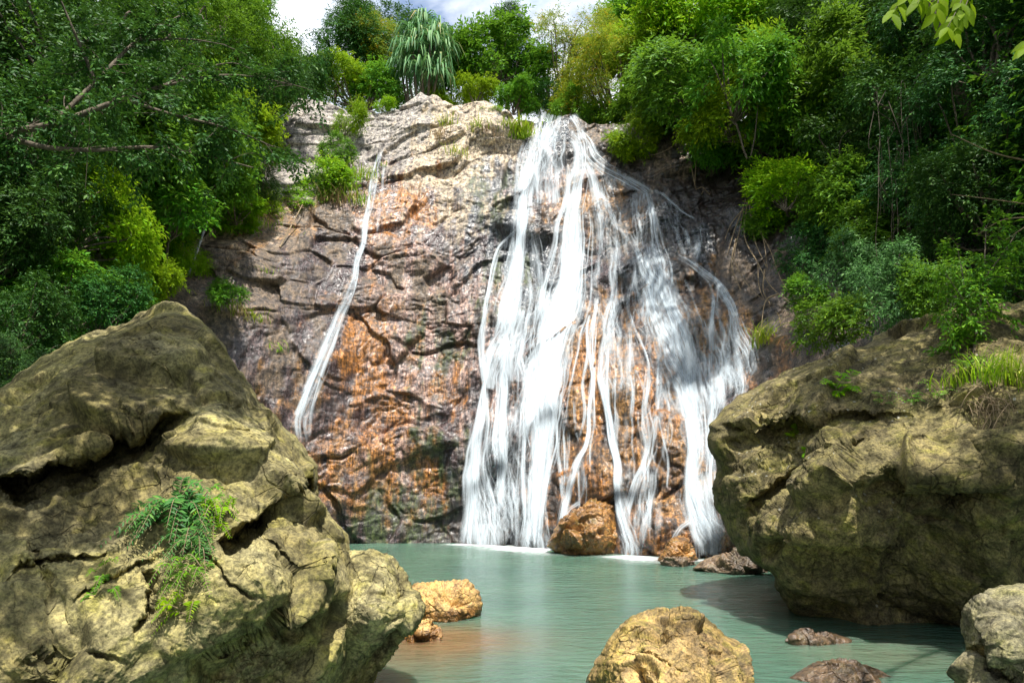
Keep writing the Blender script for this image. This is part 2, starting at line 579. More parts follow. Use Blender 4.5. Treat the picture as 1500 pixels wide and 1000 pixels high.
lower = sstep(-9, -6, GX)
D += 0.035 * facc * (0.3 + 0.7 * lower)
D += 0.032 * fbm(P3 * 2.6, 4) + 0.018 * fbm(P3 * 8.0, 2)
D += 0.012 * ridged(np.stack([U * 1.6, BASE, V * 4.0], -1), 3)
FG = BASE - LARGE - D


def blur(a, r):
    k = np.ones(2 * r + 1) / (2 * r + 1)
    for ax in (0, 1):
        a = np.apply_along_axis(lambda m: np.convolve(np.pad(m, r, mode='edge'), k, 'valid'), ax, a)
    return a


FS = blur(blur(FG, 2), 2)
FW = np.minimum(FS, blur(blur(FG, 11), 11) + 0.12)
FW = blur(FW, 3)


def look(G, x, z):
    fx = np.clip((x - X0) / DR, 0, len(gx) - 1.001)
    fz = np.clip((z - Z0) / DR, 0, len(gz) - 1.001)
    i = fx.astype(int)
    j = fz.astype(int)
    u, v = fx - i, fz - j
    return (G[j, i] * (1 - u) * (1 - v) + G[j, i + 1] * u * (1 - v) + G[j + 1, i] * (1 - u) * v + G[j + 1, i + 1] * u * v)


def drape(px, py, G=None, lift=0.0, y0=12.0, y1=36.0):
    """where the sight line of a photograph pixel meets the cliff"""
    G = FS if G is None else G
    px = np.asarray(px, float)
    py = np.asarray(py, float)
    res = np.full(px.shape, np.nan)
    prev = None
    for Y in np.arange(y0, y1, 0.08):
        p = at(px, py, np.full(px.shape, Y))
        g = Y - (look(G, p[..., 0], p[..., 2]) - lift)
        hit = (g > 0) & np.isnan(res)
        if prev is not None:
            tt = Y - 0.08 * g / np.maximum(g - prev, 1e-6)
            res = np.where(hit, tt, res)
        else:
            res = np.where(hit, Y, res)
        prev = g
        if not np.isnan(res).any():
            break
    res = np.where(np.isnan(res), 29.0, res)
    return at(px, py, res)


# rock colour zones: px, py, weights by kind
KINDS = dict(
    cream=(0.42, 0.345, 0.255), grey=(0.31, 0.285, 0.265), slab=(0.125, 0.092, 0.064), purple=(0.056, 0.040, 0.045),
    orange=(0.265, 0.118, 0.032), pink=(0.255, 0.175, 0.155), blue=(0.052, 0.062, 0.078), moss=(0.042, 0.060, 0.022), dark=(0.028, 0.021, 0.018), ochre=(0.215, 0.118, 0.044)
)
ZONES = [
    (430, 190, 'grey'), (500, 190, 'grey'), (540, 220, 'grey'), (600, 160, 'grey'), (640, 170, 'cream'), (700, 180, 'cream'), (620, 240, 'cream'), (680, 260, 'cream'), (700, 310, 'cream'),
    (650, 300, 'cream'), (740, 220, 'cream'), (590, 190, 'grey'), (415, 250, 'grey'),
    (560, 260, 'purple'), (590, 290, 'orange'), (600, 320, 'orange'), (640, 330, 'purple'), (560, 330, 'pink'), (660, 340, 'purple'), (610, 380, 'pink'), (640, 400, 'slab'),
    (580, 420, 'slab'), (620, 440, 'slab'), (680, 380, 'purple'), (700, 330, 'blue'), (720, 290, 'moss'), (735, 270, 'blue'), (690, 350, 'blue'),
    (300, 350, 'cream'), (330, 380, 'slab'), (380, 330, 'ochre'), (420, 380, 'slab'), (450, 350, 'slab'), (300, 420, 'slab'), (400, 450, 'slab'), (360, 500, 'slab'), (480, 340, 'slab'),
    (470, 400, 'purple'), (460, 470, 'purple'), (430, 530, 'purple'), (500, 380, 'purple'), (410, 580, 'slab'), (450, 560, 'purple'), (400, 520, 'slab'),
    (560, 480, 'orange'), (530, 520, 'orange'), (600, 480, 'pink'), (650, 450, 'pink'), (690, 420, 'pink'), (640, 510, 'moss'), (600, 540, 'pink'), (530, 590, 'orange'), (570, 570, 'orange'),
    (620, 590, 'pink'), (670, 560, 'orange'), (560, 640, 'pink'), (500, 660, 'orange'), (590, 690, 'orange'), (520, 700, 'ochre'), (640, 640, 'moss'), (670, 640, 'purple'), (640, 700, 'moss'),
    (560, 750, 'moss'), (520, 770, 'purple'), (600, 770, 'purple'), (660, 760, 'dark'), (480, 720, 'ochre'), (690, 540, 'pink'), (480, 620, 'purple'), (470, 590, 'ochre'),
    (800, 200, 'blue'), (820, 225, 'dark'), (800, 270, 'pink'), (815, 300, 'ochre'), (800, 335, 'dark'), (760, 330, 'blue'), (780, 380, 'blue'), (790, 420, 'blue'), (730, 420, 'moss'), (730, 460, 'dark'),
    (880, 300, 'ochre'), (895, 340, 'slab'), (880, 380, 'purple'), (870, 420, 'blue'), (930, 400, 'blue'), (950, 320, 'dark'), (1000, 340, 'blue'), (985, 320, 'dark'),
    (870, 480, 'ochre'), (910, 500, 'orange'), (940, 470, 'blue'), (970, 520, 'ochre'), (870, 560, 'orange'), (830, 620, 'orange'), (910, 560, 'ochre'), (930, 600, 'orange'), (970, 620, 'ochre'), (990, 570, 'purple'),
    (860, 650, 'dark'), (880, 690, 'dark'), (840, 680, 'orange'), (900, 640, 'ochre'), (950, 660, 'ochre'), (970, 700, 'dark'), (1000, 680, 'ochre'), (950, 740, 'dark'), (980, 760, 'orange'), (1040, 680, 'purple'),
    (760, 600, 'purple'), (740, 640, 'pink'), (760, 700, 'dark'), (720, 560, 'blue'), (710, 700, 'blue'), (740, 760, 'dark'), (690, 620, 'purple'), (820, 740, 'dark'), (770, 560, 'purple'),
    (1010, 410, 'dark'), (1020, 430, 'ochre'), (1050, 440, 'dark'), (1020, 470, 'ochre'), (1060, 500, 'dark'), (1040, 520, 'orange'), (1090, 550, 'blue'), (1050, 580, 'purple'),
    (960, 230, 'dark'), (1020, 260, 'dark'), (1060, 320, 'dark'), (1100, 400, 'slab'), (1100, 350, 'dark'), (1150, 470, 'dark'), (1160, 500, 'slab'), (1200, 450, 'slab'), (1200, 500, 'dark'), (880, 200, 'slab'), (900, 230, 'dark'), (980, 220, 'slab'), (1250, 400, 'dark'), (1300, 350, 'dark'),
    (230, 440, 'slab'), (150, 500, 'slab'), (100, 600, 'dark'),
]
names = list(KINDS)
zp = np.array([(a, b) for a, b, _ in ZONES], float)
zw = drape(zp[:, 0], zp[:, 1])


def rock_colour(x, y, z):
    P = np.stack([x, y, z], -1)
    wob = np.stack([fbm(P * 0.9 + 3, 4), fbm(P * 0.9 + 40, 4)], -1) * 0.75
    score = np.full(x.shape + (len(names),), -99.0)
    for k, (q, (_, _, nm)) in enumerate(zip(zw, ZONES)):
        d2 = ((x + wob[..., 0] - q[0]) / 0.95) ** 2 + ((z + wob[..., 1] - q[2]) / 1.15) ** 2
        i = names.index(nm)
        score[..., i] = np.logaddexp(score[..., i], -d2)
    for i in range(len(names)):
        st = fbm(np.stack([x * 2.6, y * 0.5, z * 0.38], -1) + 13 * i, 4)
        st2 = fbm(P * 2.2 + 29 * i, 4)
        score[..., i] += 3.8 * st + 2.2 * st2
    score -= score.max(-1, keepdims=True)
    wgt = np.exp(score * 1.3)
    wgt /= wgt.sum(-1, keepdims=True)
    C = np.array([KINDS[n] for n in names])
    wetk = np.array([dict(cream=0.15, grey=0.0, slab=0.25, purple=0.9, orange=0.75, pink=0.8, blue=1.0, moss=0.5, dark=0.8, ochre=0.6)[n] for n in names])
    return wgt @ C, wgt @ wetk


SIL = np.array([(60, 560, 18.5), (150, 480, 18.5), (220, 430, 19.5), (290, 335, 23), (360, 300, 25), (400, 152, 29.8), (430, 145, 29.8), (480, 152, 30), (520, 172, 30.3), (555, 165, 30.5), (585, 160, 30.6),
                (615, 136, 30.8), (640, 150, 30.6), (665, 162, 30.2), (710, 152, 29.8), (735, 165, 29.6), (760, 184, 29.4), (785, 178, 29.1), (830, 166, 29.3), (845, 170, 29.3), (860, 184, 29.1),
                (960, 175, 28.4), (1050, 170, 27.5), (1150, 220, 25), (1250, 260, 22), (1400, 300, 19.5), (1600, 330, 18)], float)
sw = at(SIL[:, 0], SIL[:, 1], SIL[:, 2])
NX = 760
cx = np.linspace(-13.5, 14.5, NX)
ztop = np.interp(cx, sw[:, 0], sw[:, 2])
ztop = ztop + 0.10 * fbm(np.stack([cx * 1.4, cx * 0, cx * 0 + 3], -1), 4)
NR, NB = 640, 26
tt = np.linspace(0, 1, NR)
zz = -1.6 + tt[:, None] * (ztop[None] + 1.6)
xx = np.repeat(cx[None], NR, 0)
yy = look(FG, xx, zz)
# rounded brow and the plateau behind it
kb = np.linspace(0, 1, NB)[1:, None]
zb = ztop[None] + 0.35 * np.sin(np.minimum(kb * 12, math.pi / 2)) + kb * 0.9 - 0.35 * (kb > 2)
zb = ztop[None] + 0.30 * (1 - np.exp(-kb * 14)) + kb * 0.5
yb = yy[-1][None] + 0.15 + kb ** 1.4 * 13
xb = np.repeat(cx[None], NB - 1, 0)
zb = zb + 0.25 * fbm(np.stack([xb * 0.8, yb * 0.8, zb], -1), 3) * np.minimum(kb * 4, 1)
VX = np.vstack([xx, xb]); VY = np.vstack([yy, yb]); VZ = np.vstack([zz, zb])
ccol, cwet = rock_colour(VX, VY, VZ)
cliff_me = mesh_np("cliff", np.stack([VX, VY, VZ], -1), grid_quads(NR + NB - 1, NX),
                   attrs=dict(col=ccol.reshape(-1, 3), wet=cwet.ravel()))
cliff = link("cliff", cliff_me, MAT_CLIFF)
tag(cliff, "tall orange and purple wet rock cliff behind the pool with the falls running over it", "cliff", kind="structure")


# ------------------------------------------------------------------ hillsides
def xl(y):
    return np.interp(y, [0, 5, 9, 13, 17, 20, 24, 30, 45], [-7.0, -7.2, -8.6, -10.2, -11.0, -11.6, -12.2, -12.6, -13])


def xr(y):
    return np.interp(y, [0, 5, 9, 13, 17, 20, 24, 30, 45], [6.5, 7.0, 8.2, 9.6, 9.9, 9.9, 9.8, 9.6, 9.5])


def hill(x, y):
    x = np.asarray(x, float); y = np.asarray(y, float)
    n = 0.7 * fbm(np.stack([x * 0.25, y * 0.25, x * 0], -1), 4)
    s = np.maximum(xl(y) - x, x - xr(y))
    h = -1.2 + np.maximum(s + n * 0.6, 0) * 3.6
    h = np.where(h > 20, 20 + 0.3 * (h - 20), h)
    back = -1.2 + (18.3 + 0.1 * (y - 33) + 1.2) * sstep(31.5, 33.5, y)
    return np.maximum(h, back) + n * 0.5


hx = np.linspace(-60, 60, 260); hy = np.linspace(-12, 90, 220)
HX, HY = np.meshgrid(hx, hy)
HZ = hill(HX, HY)
m_soil, t = new_mat("forest_floor_soil")
pos = t.n('ShaderNodeNewGeometry').outputs['Position']
c = t.ramp(t.noise(pos, 3.0, 8, 0.65), [(0.35, (0.018, 0.022, 0.010)), (0.6, (0.045, 0.05, 0.018)), (0.75, (0.07, 0.05, 0.025))])
p = t.n('ShaderNodeBsdfPrincipled', Base__Color=c, Roughness=0.95)
t.out(p.outputs[0])
hill_me = mesh_np("hillside", np.stack([HX, HY, HZ], -1), grid_quads(*HX.shape))
hs = link("hillside", hill_me, m_soil)
tag(hs, "steep forest hillside rising around the pool and behind the cliff", "hillside", kind="structure")

# ------------------------------------------------------------------ pool
m_water, t = new_mat("pool_water")
pos = t.n('ShaderNodeNewGeometry').outputs['Position']
foam = t.n('ShaderNodeAttribute', _attribute_name='foam').outputs['Fac']
sand = t.n('ShaderNodeAttribute', _attribute_name='sand').outputs['Fac']
n1 = t.noise(t.scaled(pos, (0.9, 2.6, 1)), 2.2, 5, 0.55, 0.4)
n2 = t.noise(t.scaled(pos, (1.0, 2.2, 1)), 7.0, 4, 0.6, 0.2)
nb = t.noise(pos, 0.35, 4, 0.5)
c = t.ramp(nb, [(0.3, (0.046, 0.104, 0.076)), (0.7, (0.088, 0.160, 0.114))])
c = t.mix(t.math('MULTIPLY', sand, 0.8), c, (0.17, 0.09, 0.035, 1))
nf = t.noise(t.scaled(pos, (1.0, 1.8, 1)), 5.0, 6, 0.65)
ff = t.math('MULTIPLY_ADD', nf, 1.1, -0.55)
ff = t.math('MULTIPLY', t.math('ADD', foam, t.math('MULTIPLY', ff, 0.9)), 1.0, clamp=True)
ff = t.math('MULTIPLY', ff, t.ramp(foam, [(0.02, (0, 0, 0)), (0.3, (1, 1, 1))]))
c = t.mix(ff, c, (0.82, 0.88, 0.88, 1))
h = t.math('ADD', n1, t.math('MULTIPLY', n2, 0.35))
b = t.n('ShaderNodeBump', Strength=0.6, Distance=0.10, Height=h)
p = t.n('ShaderNodeBsdfPrincipled', Base__Color=c, Roughness=t.math('MULTIPLY_ADD', ff, 0.6, 0.09), IOR=1.33, Normal=b.outputs[0])
p.inputs['Subsurface Weight'].default_value = 0.85
p.inputs['Subsurface Radius'].default_value = (0.35, 0.8, 0.6)
p.inputs['Subsurface Scale'].default_value = 1.0
t.out(p.outputs[0])
wx = np.linspace(-16, 16, 320); wy = np.linspace(-8, 26, 340)
WX, WY = np.meshgrid(wx, wy)
WZ = 0.012 * fbm(np.stack([WX * 1.2, WY * 1.8, WX * 0], -1), 3)
FOAM = [(690, 797, 0.7, 0.3, 1.0), (730, 799, 0.5, 0.3, .8), (778, 804, 0.8, 0.5, 1.2), (922, 815, 0.6, 0.35, 1.1), (942, 818, 0.35, 0.25, .8), (1040, 820, 0.9, 0.3, .6), (800, 806, 0.4, 0.3, .8)]
foamv = np.zeros_like(WX)
for px, py, rx, ry, a in FOAM:
    q = at(px, py, 1.0); s = 2.0 / (2.0 - q[2]); q = CAM + (q - CAM) * s
    foamv += a * np.exp(-((WX - q[0]) / rx) ** 2 - ((WY - q[1]) / ry) ** 2)
    foamv += 0.22 * a * np.exp(-((WX - q[0]) / (rx * 2)) ** 2 - ((WY - q[1] + 0.6) / (ry * 2.8)) ** 2)
sandv = np.zeros_like(WX)
for px, py, rx, ry, a in [(650, 930, 1.1, 0.7, 0.9), (600, 960, 1.0, 0.9, .6), (700, 945, 0.8, 0.5, .35), (1300, 960, 1.0, 0.8, .3)]:
    q = at(px, py, 1.0); s = 2.0 / (2.0 - q[2]); q = CAM + (q - CAM) * s
    sandv += a * np.exp(-((WX - q[0]) / rx) ** 2 - ((WY - q[1]) / ry) ** 2)
foamv *= 0.72
wme = mesh_np("pool_water", np.stack([WX, WY, WZ], -1), grid_quads(*WX.shape), attrs=dict(foam=foamv.ravel(), sand=np.clip(sandv, 0, 1).ravel()))
wob_ = link("pool_water", wme, m_water)
tag(wob_, "still green pool water below the falls with white foam at the far edge", "water", kind="structure")
# ------------------------------------------------------------------ boulders
def boulder(name, outline, centre, ctrl, mat, creases=(), edge=0.6, r0=0.55, back=1.6, nth=620, nr=230, sc_n=1.0, amp=1.0, seed=0, attrs=None, jitter=6.0):
    """a solid rock: silhouette rounded off all round, front relief from depth points and crease lines, closed rear"""
    O = np.array(outline, float)
    O = np.vstack([O, O[:1]])
    O = catmull(O, nth * 3)[:-1]
    c = np.array(centre, float)
    th = np.arctan2(O[:, 1] - c[1], O[:, 0] - c[0])
    rr = np.hypot(O[:, 0] - c[0], O[:, 1] - c[1])
    k = np.argsort(th)
    tg = np.linspace(-math.pi, math.pi, nth, endpoint=False)
    R = np.interp(tg, th[k], rr[k], period=2 * math.pi)
    jn = fbm(np.stack([np.cos(tg) * 9 + seed, np.sin(tg) * 9, tg * 0], -1), 5)
    R = R + jn * jitter
    s = np.linspace(0, 1, nr) ** 0.75
    S = s[:, None]
    PX = c[0] + S * R[None] * np.cos(tg)[None]
    PY = c[1] + S * R[None] * np.sin(tg)[None]
    ctrl = np.array(ctrl, float)
    tps = TPS(ctrl[:, :2] / 100.0, ctrl[:, 2], 0.02)
    Y = tps(np.stack([PX, PY], -1) / 100.0)
    e = np.clip((S - r0) / (1 - r0), 0, 1)
    Y = Y + edge * (1 - np.sqrt(np.maximum(1 - e * e, 0)))
    mpp = float(np.median(Y)) / 1000.0
    wv = 20 * fbm(np.stack([PX / 55.0, PY / 55.0, PX * 0 + seed], -1), 5, 0.6)
    wv2 = 16 * fbm(np.stack([PX / 70.0, PY / 70.0, PX * 0 + seed + 50], -1), 4)
    for pts, amt, up, dn in creases:
        L = np.array(pts, float)
        L = catmull(L, 60)
        # signed distance below the line
        if abs(L[-1, 0] - L[0, 0]) > abs(L[-1, 1] - L[0, 1]):
            o = np.argsort(L[:, 0])
            f = np.interp(PX + wv2 * 0.4, L[o, 0], L[o, 1])
            d = PY + wv * 0.6 - f
            lo, hi = L[o[0], 0], L[o[-1], 0]
            along = PX
        else:
            o = np.argsort(L[:, 1])
            f = np.interp(PY + wv2 * 0.4, L[o, 1], L[o, 0])
            d = PX + wv * 0.6 - f
            lo, hi = L[o[0], 1], L[o[-1], 1]
            along = PY
        fd = min(90.0, (hi - lo) * 0.4)
        fade = sstep(lo - 12, lo + fd * 0.5, along) * (1 - sstep(hi - fd, hi + 12, along))
        prof = np.where(d > 0, np.exp(-(d / dn) ** 1.5), np.exp(-(d / up) ** 2))
        Y = Y + amt * prof * fade
    P = at(PX, PY, Y)
    q = P * sc_n + seed * 3.7
    qw = q + 0.08 * np.stack([fbm(q * 0.9, 3), fbm(q * 0.9 + 20, 3), fbm(q * 0.9 + 40, 3)], -1)
    f1, f2, fac, _ = worley(qw * 0.85, k=90)
    g1, g2, gac, _ = worley(qw * 2.1 + 9, k=90)
    h1, h2, hac, _ = worley(qw * 7.0 + 19, k=26)
    d = 0.46 * fac + 0.085 * gac + 0.016 * hac + 0.05 * fbm(q * 1.1, 3) + 0.016 * fbm(q * 6, 5, 0.6)
    crk = sstep(0.1, 0.5, fbm(q * 0.8 + 70, 3))
    d -= 0.035 * crk * np.exp(-((f2 - f1) / 0.03) ** 2)
    pit = fbm(q * 9 + 33, 3)
    d -= 0.012 * sstep(0.3, 0.5, pit)
    ef = 1 - 0.88 * e ** 3
    # displace along the surface normal
    dr = np.gradient(P, axis=0)
    dt = (np.roll(P, -1, 1) - np.roll(P, 1, 1)) * 0.5
    N = np.cross(dr, dt)
    N[0] = N[1].mean(0)
    N /= np.linalg.norm(N, axis=-1, keepdims=True) + 1e-9
    if (N[..., 1] > 0).mean() > 0.5:
        N = -N
    for _ in range(6):
        N[1:-1] = (N[:-2] + N[2:] + N[1:-1] + np.roll(N[1:-1], 5, 1) + np.roll(N[1:-1], -5, 1)) / 5
    N[0] = N[1].mean(0)
    N /= np.linalg.norm(N, axis=-1, keepdims=True) + 1e-9
    P = P + N * (d * amp * ef / sc_n)[..., None]
    P[0] = P[1].mean(0)
    # rear half
    nb = 26
    sb = np.cos(np.linspace(0, math.pi / 2, nb))[1:]
    Yb = P[-1, :, 1].mean() * 0 + Y[-1][None] + back * np.sqrt(1 - sb[:, None] ** 2)
    rim = P[-1]
    axis = rim.mean(0)
    Q = axis[None, None] + (rim[None] - axis[None, None]) * np.maximum(sb, 0.004)[:, None, None]
    dirv = axis - CAM
    dirv[2] *= 0.3
    dirv /= np.linalg.norm(dirv)
    Q = Q + dirv * back * np.sqrt(1 - sb[:, None, None] ** 2)
    Q = Q + 0.10 * fbm(Q * 1.5, 3)[..., None] * dirv
    V = np.vstack([P.reshape(-1, 3), Q.reshape(-1, 3)])
    base = np.array([axis[0], axis[1] + back * 0.4, V[:, 2].min()])
    me = mesh_np(name, V - base, grid_quads(nr + nb - 1, nth, wrap=True))
    o = link(name, me, mat, loc=base)
    o["_front"] = 0
    del o["_front"]
    SURF[name + str(seed)] = (PX, PY, P)
    return o


SURF = {}


def on_rock(key, px, py):
    PX, PY, P = SURF[key]
    k = np.argmin((PX - px) ** 2 + (PY - py) ** 2)
    return P.reshape(-1, 3)[k]


LB = [(-130, 640), (-60, 600), (0, 565), (60, 525), (110, 496), (170, 475), (215, 455), (245, 447), (285, 461), (312, 487), (335, 520), (360, 552), (376, 582), (402, 607), (432, 642), (455, 668), (467, 700), (468, 738),
      (482, 764), (500, 782), (512, 815), (524, 860), (524, 900), (528, 940), (545, 985), (520, 1040), (430, 1120), (250, 1180), (0, 1200), (-160, 1130), (-190, 900), (-170, 720)]
LBC = [(245, 460, 7.3), (110, 510, 7.0), (0, 580, 6.6), (-100, 660, 6.2), (120, 570, 6.4), (60, 640, 5.9), (171, 630, 5.95), (40, 690, 5.5), (240, 560, 6.5), (256, 610, 6.05), (300, 540, 6.6), (330, 600, 6.25), (400, 640, 6.7), (340, 680, 5.95),
       (430, 700, 6.5), (345, 745, 5.55), (250, 690, 5.65), (160, 740, 5.5), (60, 770, 5.15), (0, 760, 5.0), (250, 800, 5.1), (100, 860, 4.75), (20, 900, 4.5), (200, 900, 4.75), (350, 820, 5.1), (440, 790, 5.75), (490, 820, 6.1),
       (420, 850, 5.3), (480, 890, 5.75), (340, 900, 5.0), (400, 940, 5.35), (480, 960, 6.0), (300, 990, 5.1), (150, 1000, 4.5), (0, 1010, 4.3), (300, 1120, 5.6), (0, 1150, 4.6), (470, 1040, 6.2), (-120, 900, 4.6)]
LBK = [([(-20, 705), (34, 706), (97, 681), (171, 641), (228, 621), (290, 606)], 0.9, 5, 56),          # the overhanging lip
       ([(330, 790), (365, 772), (410, 740), (450, 712), (480, 706)], 0.7, 4, 22),                      # crack under the lit slab
       ([(0, 845), (50, 828), (110, 815), (175, 800), (215, 770)], 0.16, 3, 8),
       ([(40, 770), (52, 810), (75, 860), (90, 900)], 0.12, 3, 7),
       ([(105, 880), (140, 862), (190, 830), (235, 815)], 0.14, 3, 8),
       ([(300, 800), (330, 842), (350, 862), (380, 870)], 0.09, 2, 6),
       ([(280, 965), (340, 935), (400, 915), (450, 893), (500, 872)], 0.6, 8, 70),                       # dark undercut
       ([(440, 745), (470, 762), (500, 800)], 0.12, 3, 7),
       ([(385, 790), (420, 806), (445, 842), (480, 865)], 0.10, 2, 6),
       ([(190, 500), (215, 520), (240, 550), (262, 560)], 0.08, 2, 6),
       ([(196, 930), (215, 900), (222, 860), (205, 830)], 0.2, 3, 9),
       ([(20, 960), (90, 940), (150, 960), (200, 980)], 0.10, 3, 8)]
left_boulder = boulder("boulder", LB, (190, 800), LBC, MAT_OLIVE, LBK, edge=1.0, r0=0.72, back=2.4, nth=900, nr=330, sc_n=1.15, seed=1)
tag(left_boulder, "huge olive boulder with an overhanging ledge filling the lower left, ferns on its face", "boulder")

SB = [(508, 806), (545, 804), (566, 811), (590, 836), (611, 866), (625, 886), (616, 906), (592, 936), (562, 976), (540, 1004), (480, 1060), (440, 1000), (470, 900), (490, 830)]
SBC = [(515, 812, 6.9), (560, 820, 6.8), (600, 860, 6.75), (622, 887, 6.8), (580, 880, 6.35), (540, 870, 6.25), (530, 930, 6.2), (570, 930, 6.45), (540, 990, 6.7), (490, 950, 6.6), (590, 905, 6.35)]
small_left = boulder("boulder", SB, (540, 910), SBC, MAT_OLIVE, [([(535, 965), (570, 930), (600, 908), (620, 890)], 0.5, 4, 40)], edge=0.35, r0=0.7, back=0.8, nth=420, nr=150, sc_n=1.6, seed=2, jitter=4)
tag(small_left, "smooth pale olive boulder wedged behind the huge left boulder, jutting over the pool", "boulder")

RB = [(1036, 645), (1041, 622), (1060, 596), (1100, 571), (1150, 546), (1200, 529), (1260, 500), (1330, 472), (1400, 452), (1500, 441), (1620, 440), (1720, 560), (1740, 760), (1640, 930), (1520, 950), (1420, 944), (1330, 937), (1250, 925), (1190, 916),
      (1146, 882), (1128, 838), (1118, 832), (1088, 815), (1070, 786), (1052, 745), (1046, 715), (1047, 686)]
RBC = [(1040, 645, 11.0), (1100, 580, 11.2), (1200, 540, 10.9), (1330, 485, 10.9), (1500, 455, 10.2), (1650, 500, 9.8), (1120, 620, 10.5), (1200, 590, 10.2), (1300, 560, 9.9), (1420, 520, 9.6), (1500, 540, 9.0), (1090, 700, 10.8), (1075, 780, 11.2),
       (1150, 690, 10.3), (1220, 640, 9.6), (1330, 640, 8.9), (1450, 620, 8.6), (1250, 680, 9.0), (1160, 760, 9.4), (1130, 800, 9.7), (1250, 760, 8.85), (1350, 740, 8.7), (1480, 730, 8.3), (1200, 850, 9.7), (1320, 850, 9.6), (1420, 850, 9.5), (1420, 930, 10.2), (1250, 915, 10.3), (1600, 800, 9.0), (1150, 870, 10.0), (1550, 930, 10.0), (1330, 930, 10.3)]
RBK = [([(1055, 632), (1100, 622), (1150, 618), (1190, 625), (1215, 632)], 0.55, 6, 60),
       ([(1160, 612), (1240, 612), (1300, 606), (1340, 612)], 0.30, 5, 26),
       ([(1240, 720), (1320, 700), (1400, 712), (1480, 720)], 0.55, 8, 70),
       ([(1105, 770), (1125, 730), (1165, 690), (1215, 655)], 0.5, 6, 24),
       ([(1195, 690), (1230, 672), (1270, 648)], 0.3, 5, 18),
       ([(1385, 560), (1410, 620), (1425, 680), (1440, 720)], 0.14, 4, 9),
       ([(1120, 790), (1180, 800), (1260, 810), (1350, 790), (1440, 800)], 0.25, 8, 60),
       ([(1350, 600), (1420, 605), (1500, 615)], 0.12, 4, 10)]
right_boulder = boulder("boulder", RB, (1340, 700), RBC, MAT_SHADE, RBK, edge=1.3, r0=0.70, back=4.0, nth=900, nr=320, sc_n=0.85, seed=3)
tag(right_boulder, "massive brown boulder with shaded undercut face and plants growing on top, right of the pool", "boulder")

FB = [(855, 1010), (862, 985), (880, 955), (905, 920), (930, 902), (960, 893), (1000, 895), (1040, 908), (1062, 928), (1090, 950), (1097, 970), (1102, 990), (1115, 1020), (1090, 1060), (980, 1085), (880, 1060)]
FBC = [(860, 1010, 6.6), (960, 898, 6.7), (1060, 930, 6.7), (1105, 1000, 6.6), (930, 930, 6.2), (1000, 930, 6.15), (900, 970, 6.1), (980, 970, 5.8), (1050, 975, 6.05), (960, 1030, 5.6), (1040, 1040, 5.9), (890, 1040, 6.1)]
front_boulder = boulder("boulder", FB, (980, 985), FBC, MAT_GOLD, [([(900, 960), (940, 950), (985, 975), (1010, 985)], 0.05, 3, 8), ([(1020, 905), (1035, 940), (1050, 985), (1060, 1020)], 0.14, 3, 22)],
                        edge=0.55, r0=0.55, back=1.1, nth=520, nr=200, sc_n=2.3, seed=4, jitter=3, amp=1.3)
tag(front_boulder, "sunlit golden rounded boulder standing in the pool at the bottom edge", "boulder")

CB = [(1415, 915), (1420, 890), (1440, 868), (1465, 856), (1500, 852), (1560, 860), (1600, 900), (1600, 1040), (1480, 1060), (1400, 1030), (1402, 985), (1418, 955)]
CBC = [(1418, 915, 6.2), (1470, 862, 6.2), (1560, 870, 6.1), (1450, 910, 5.8), (1500, 930, 5.5), (1430, 960, 5.9), (1480, 990, 5.5), (1410, 1000, 5.8), (1560, 960, 5.5), (1500, 1040, 5.4)]
corner_boulder = boulder("boulder", CB, (1495, 950), CBC, MAT_GREY, [([(1418, 948), (1440, 955), (1470, 985), (1500, 990)], 0.25, 4, 16)], edge=0.45, r0=0.6, back=0.9, nth=420, nr=160, sc_n=2.0, seed=5, jitter=3)
tag(corner_boulder, "grey boulder cut off by the lower right corner, in front of the massive brown one", "boulder")


def water_Y(py):
    b = (500.0 - py) / 1000.0
    return -2.0 / (SP + b * CP) * (CP - b * SP)


def small_rock(name, label, outline, centre, Yc, bulge, mat, seed, sc_n=2.5, back=0.7, edge=0.3, amp=1.0, nth=300, nr=110, tilt=0.004):
    O = np.array(outline, float)
    pts = [(centre[0], centre[1], Yc - bulge)] + [(x, y, Yc - tilt * (y - centre[1])) for x, y in outline[::2]]
    o = boulder(name, outline, centre, pts, mat, (), edge=edge, r0=0.5, back=back, nth=nth, nr=nr, sc_n=sc_n, seed=seed, jitter=3, amp=amp * 1.25)
    tag(o, label, "rock")
    return o


yo = float(water_Y(905))
small_rock("rock", "orange sunlit rock rising from shallow water beside the wedged pale boulder",
           [(590, 880), (606, 856), (630, 852), (660, 851), (690, 854), (703, 870), (706, 895), (703, 912), (680, 925), (640, 928), (600, 922), (588, 905)], (650, 888), yo, 0.28, MAT_ORANGE, 11, 2.2)
small_rock("rock", "small wet brown rock at the waterline in front of the orange rock",
           [(590, 935), (602, 922), (622, 911), (640, 915), (648, 926), (646, 938), (625, 948), (600, 952)], (620, 931), float(water_Y(936)), 0.18, MAT_ORANGE, 12, 3.5, 0.35, 0.15, nth=220, nr=80)
small_rock("rock", "big wet brown rock at the foot of the falls with water running past both sides",
           [(800, 800), (812, 775), (828, 757), (850, 742), (868, 730), (885, 733), (898, 745), (903, 765), (908, 790), (905, 812), (870, 820), (830, 818)], (860, 778), 19.9, 0.9, MAT_WETBROWN, 13, 1.5, 1.4, 0.5, nth=420, nr=160)
small_rock("rock", "low brown rock under the right hand stream at the water edge",
           [(962, 822), (975, 800), (988, 786), (1003, 785), (1016, 800), (1020, 820), (1000, 830), (975, 830)], (993, 808), 18.0, 0.4, MAT_WETBROWN, 14, 1.8, 0.8, 0.3, nth=240, nr=90)
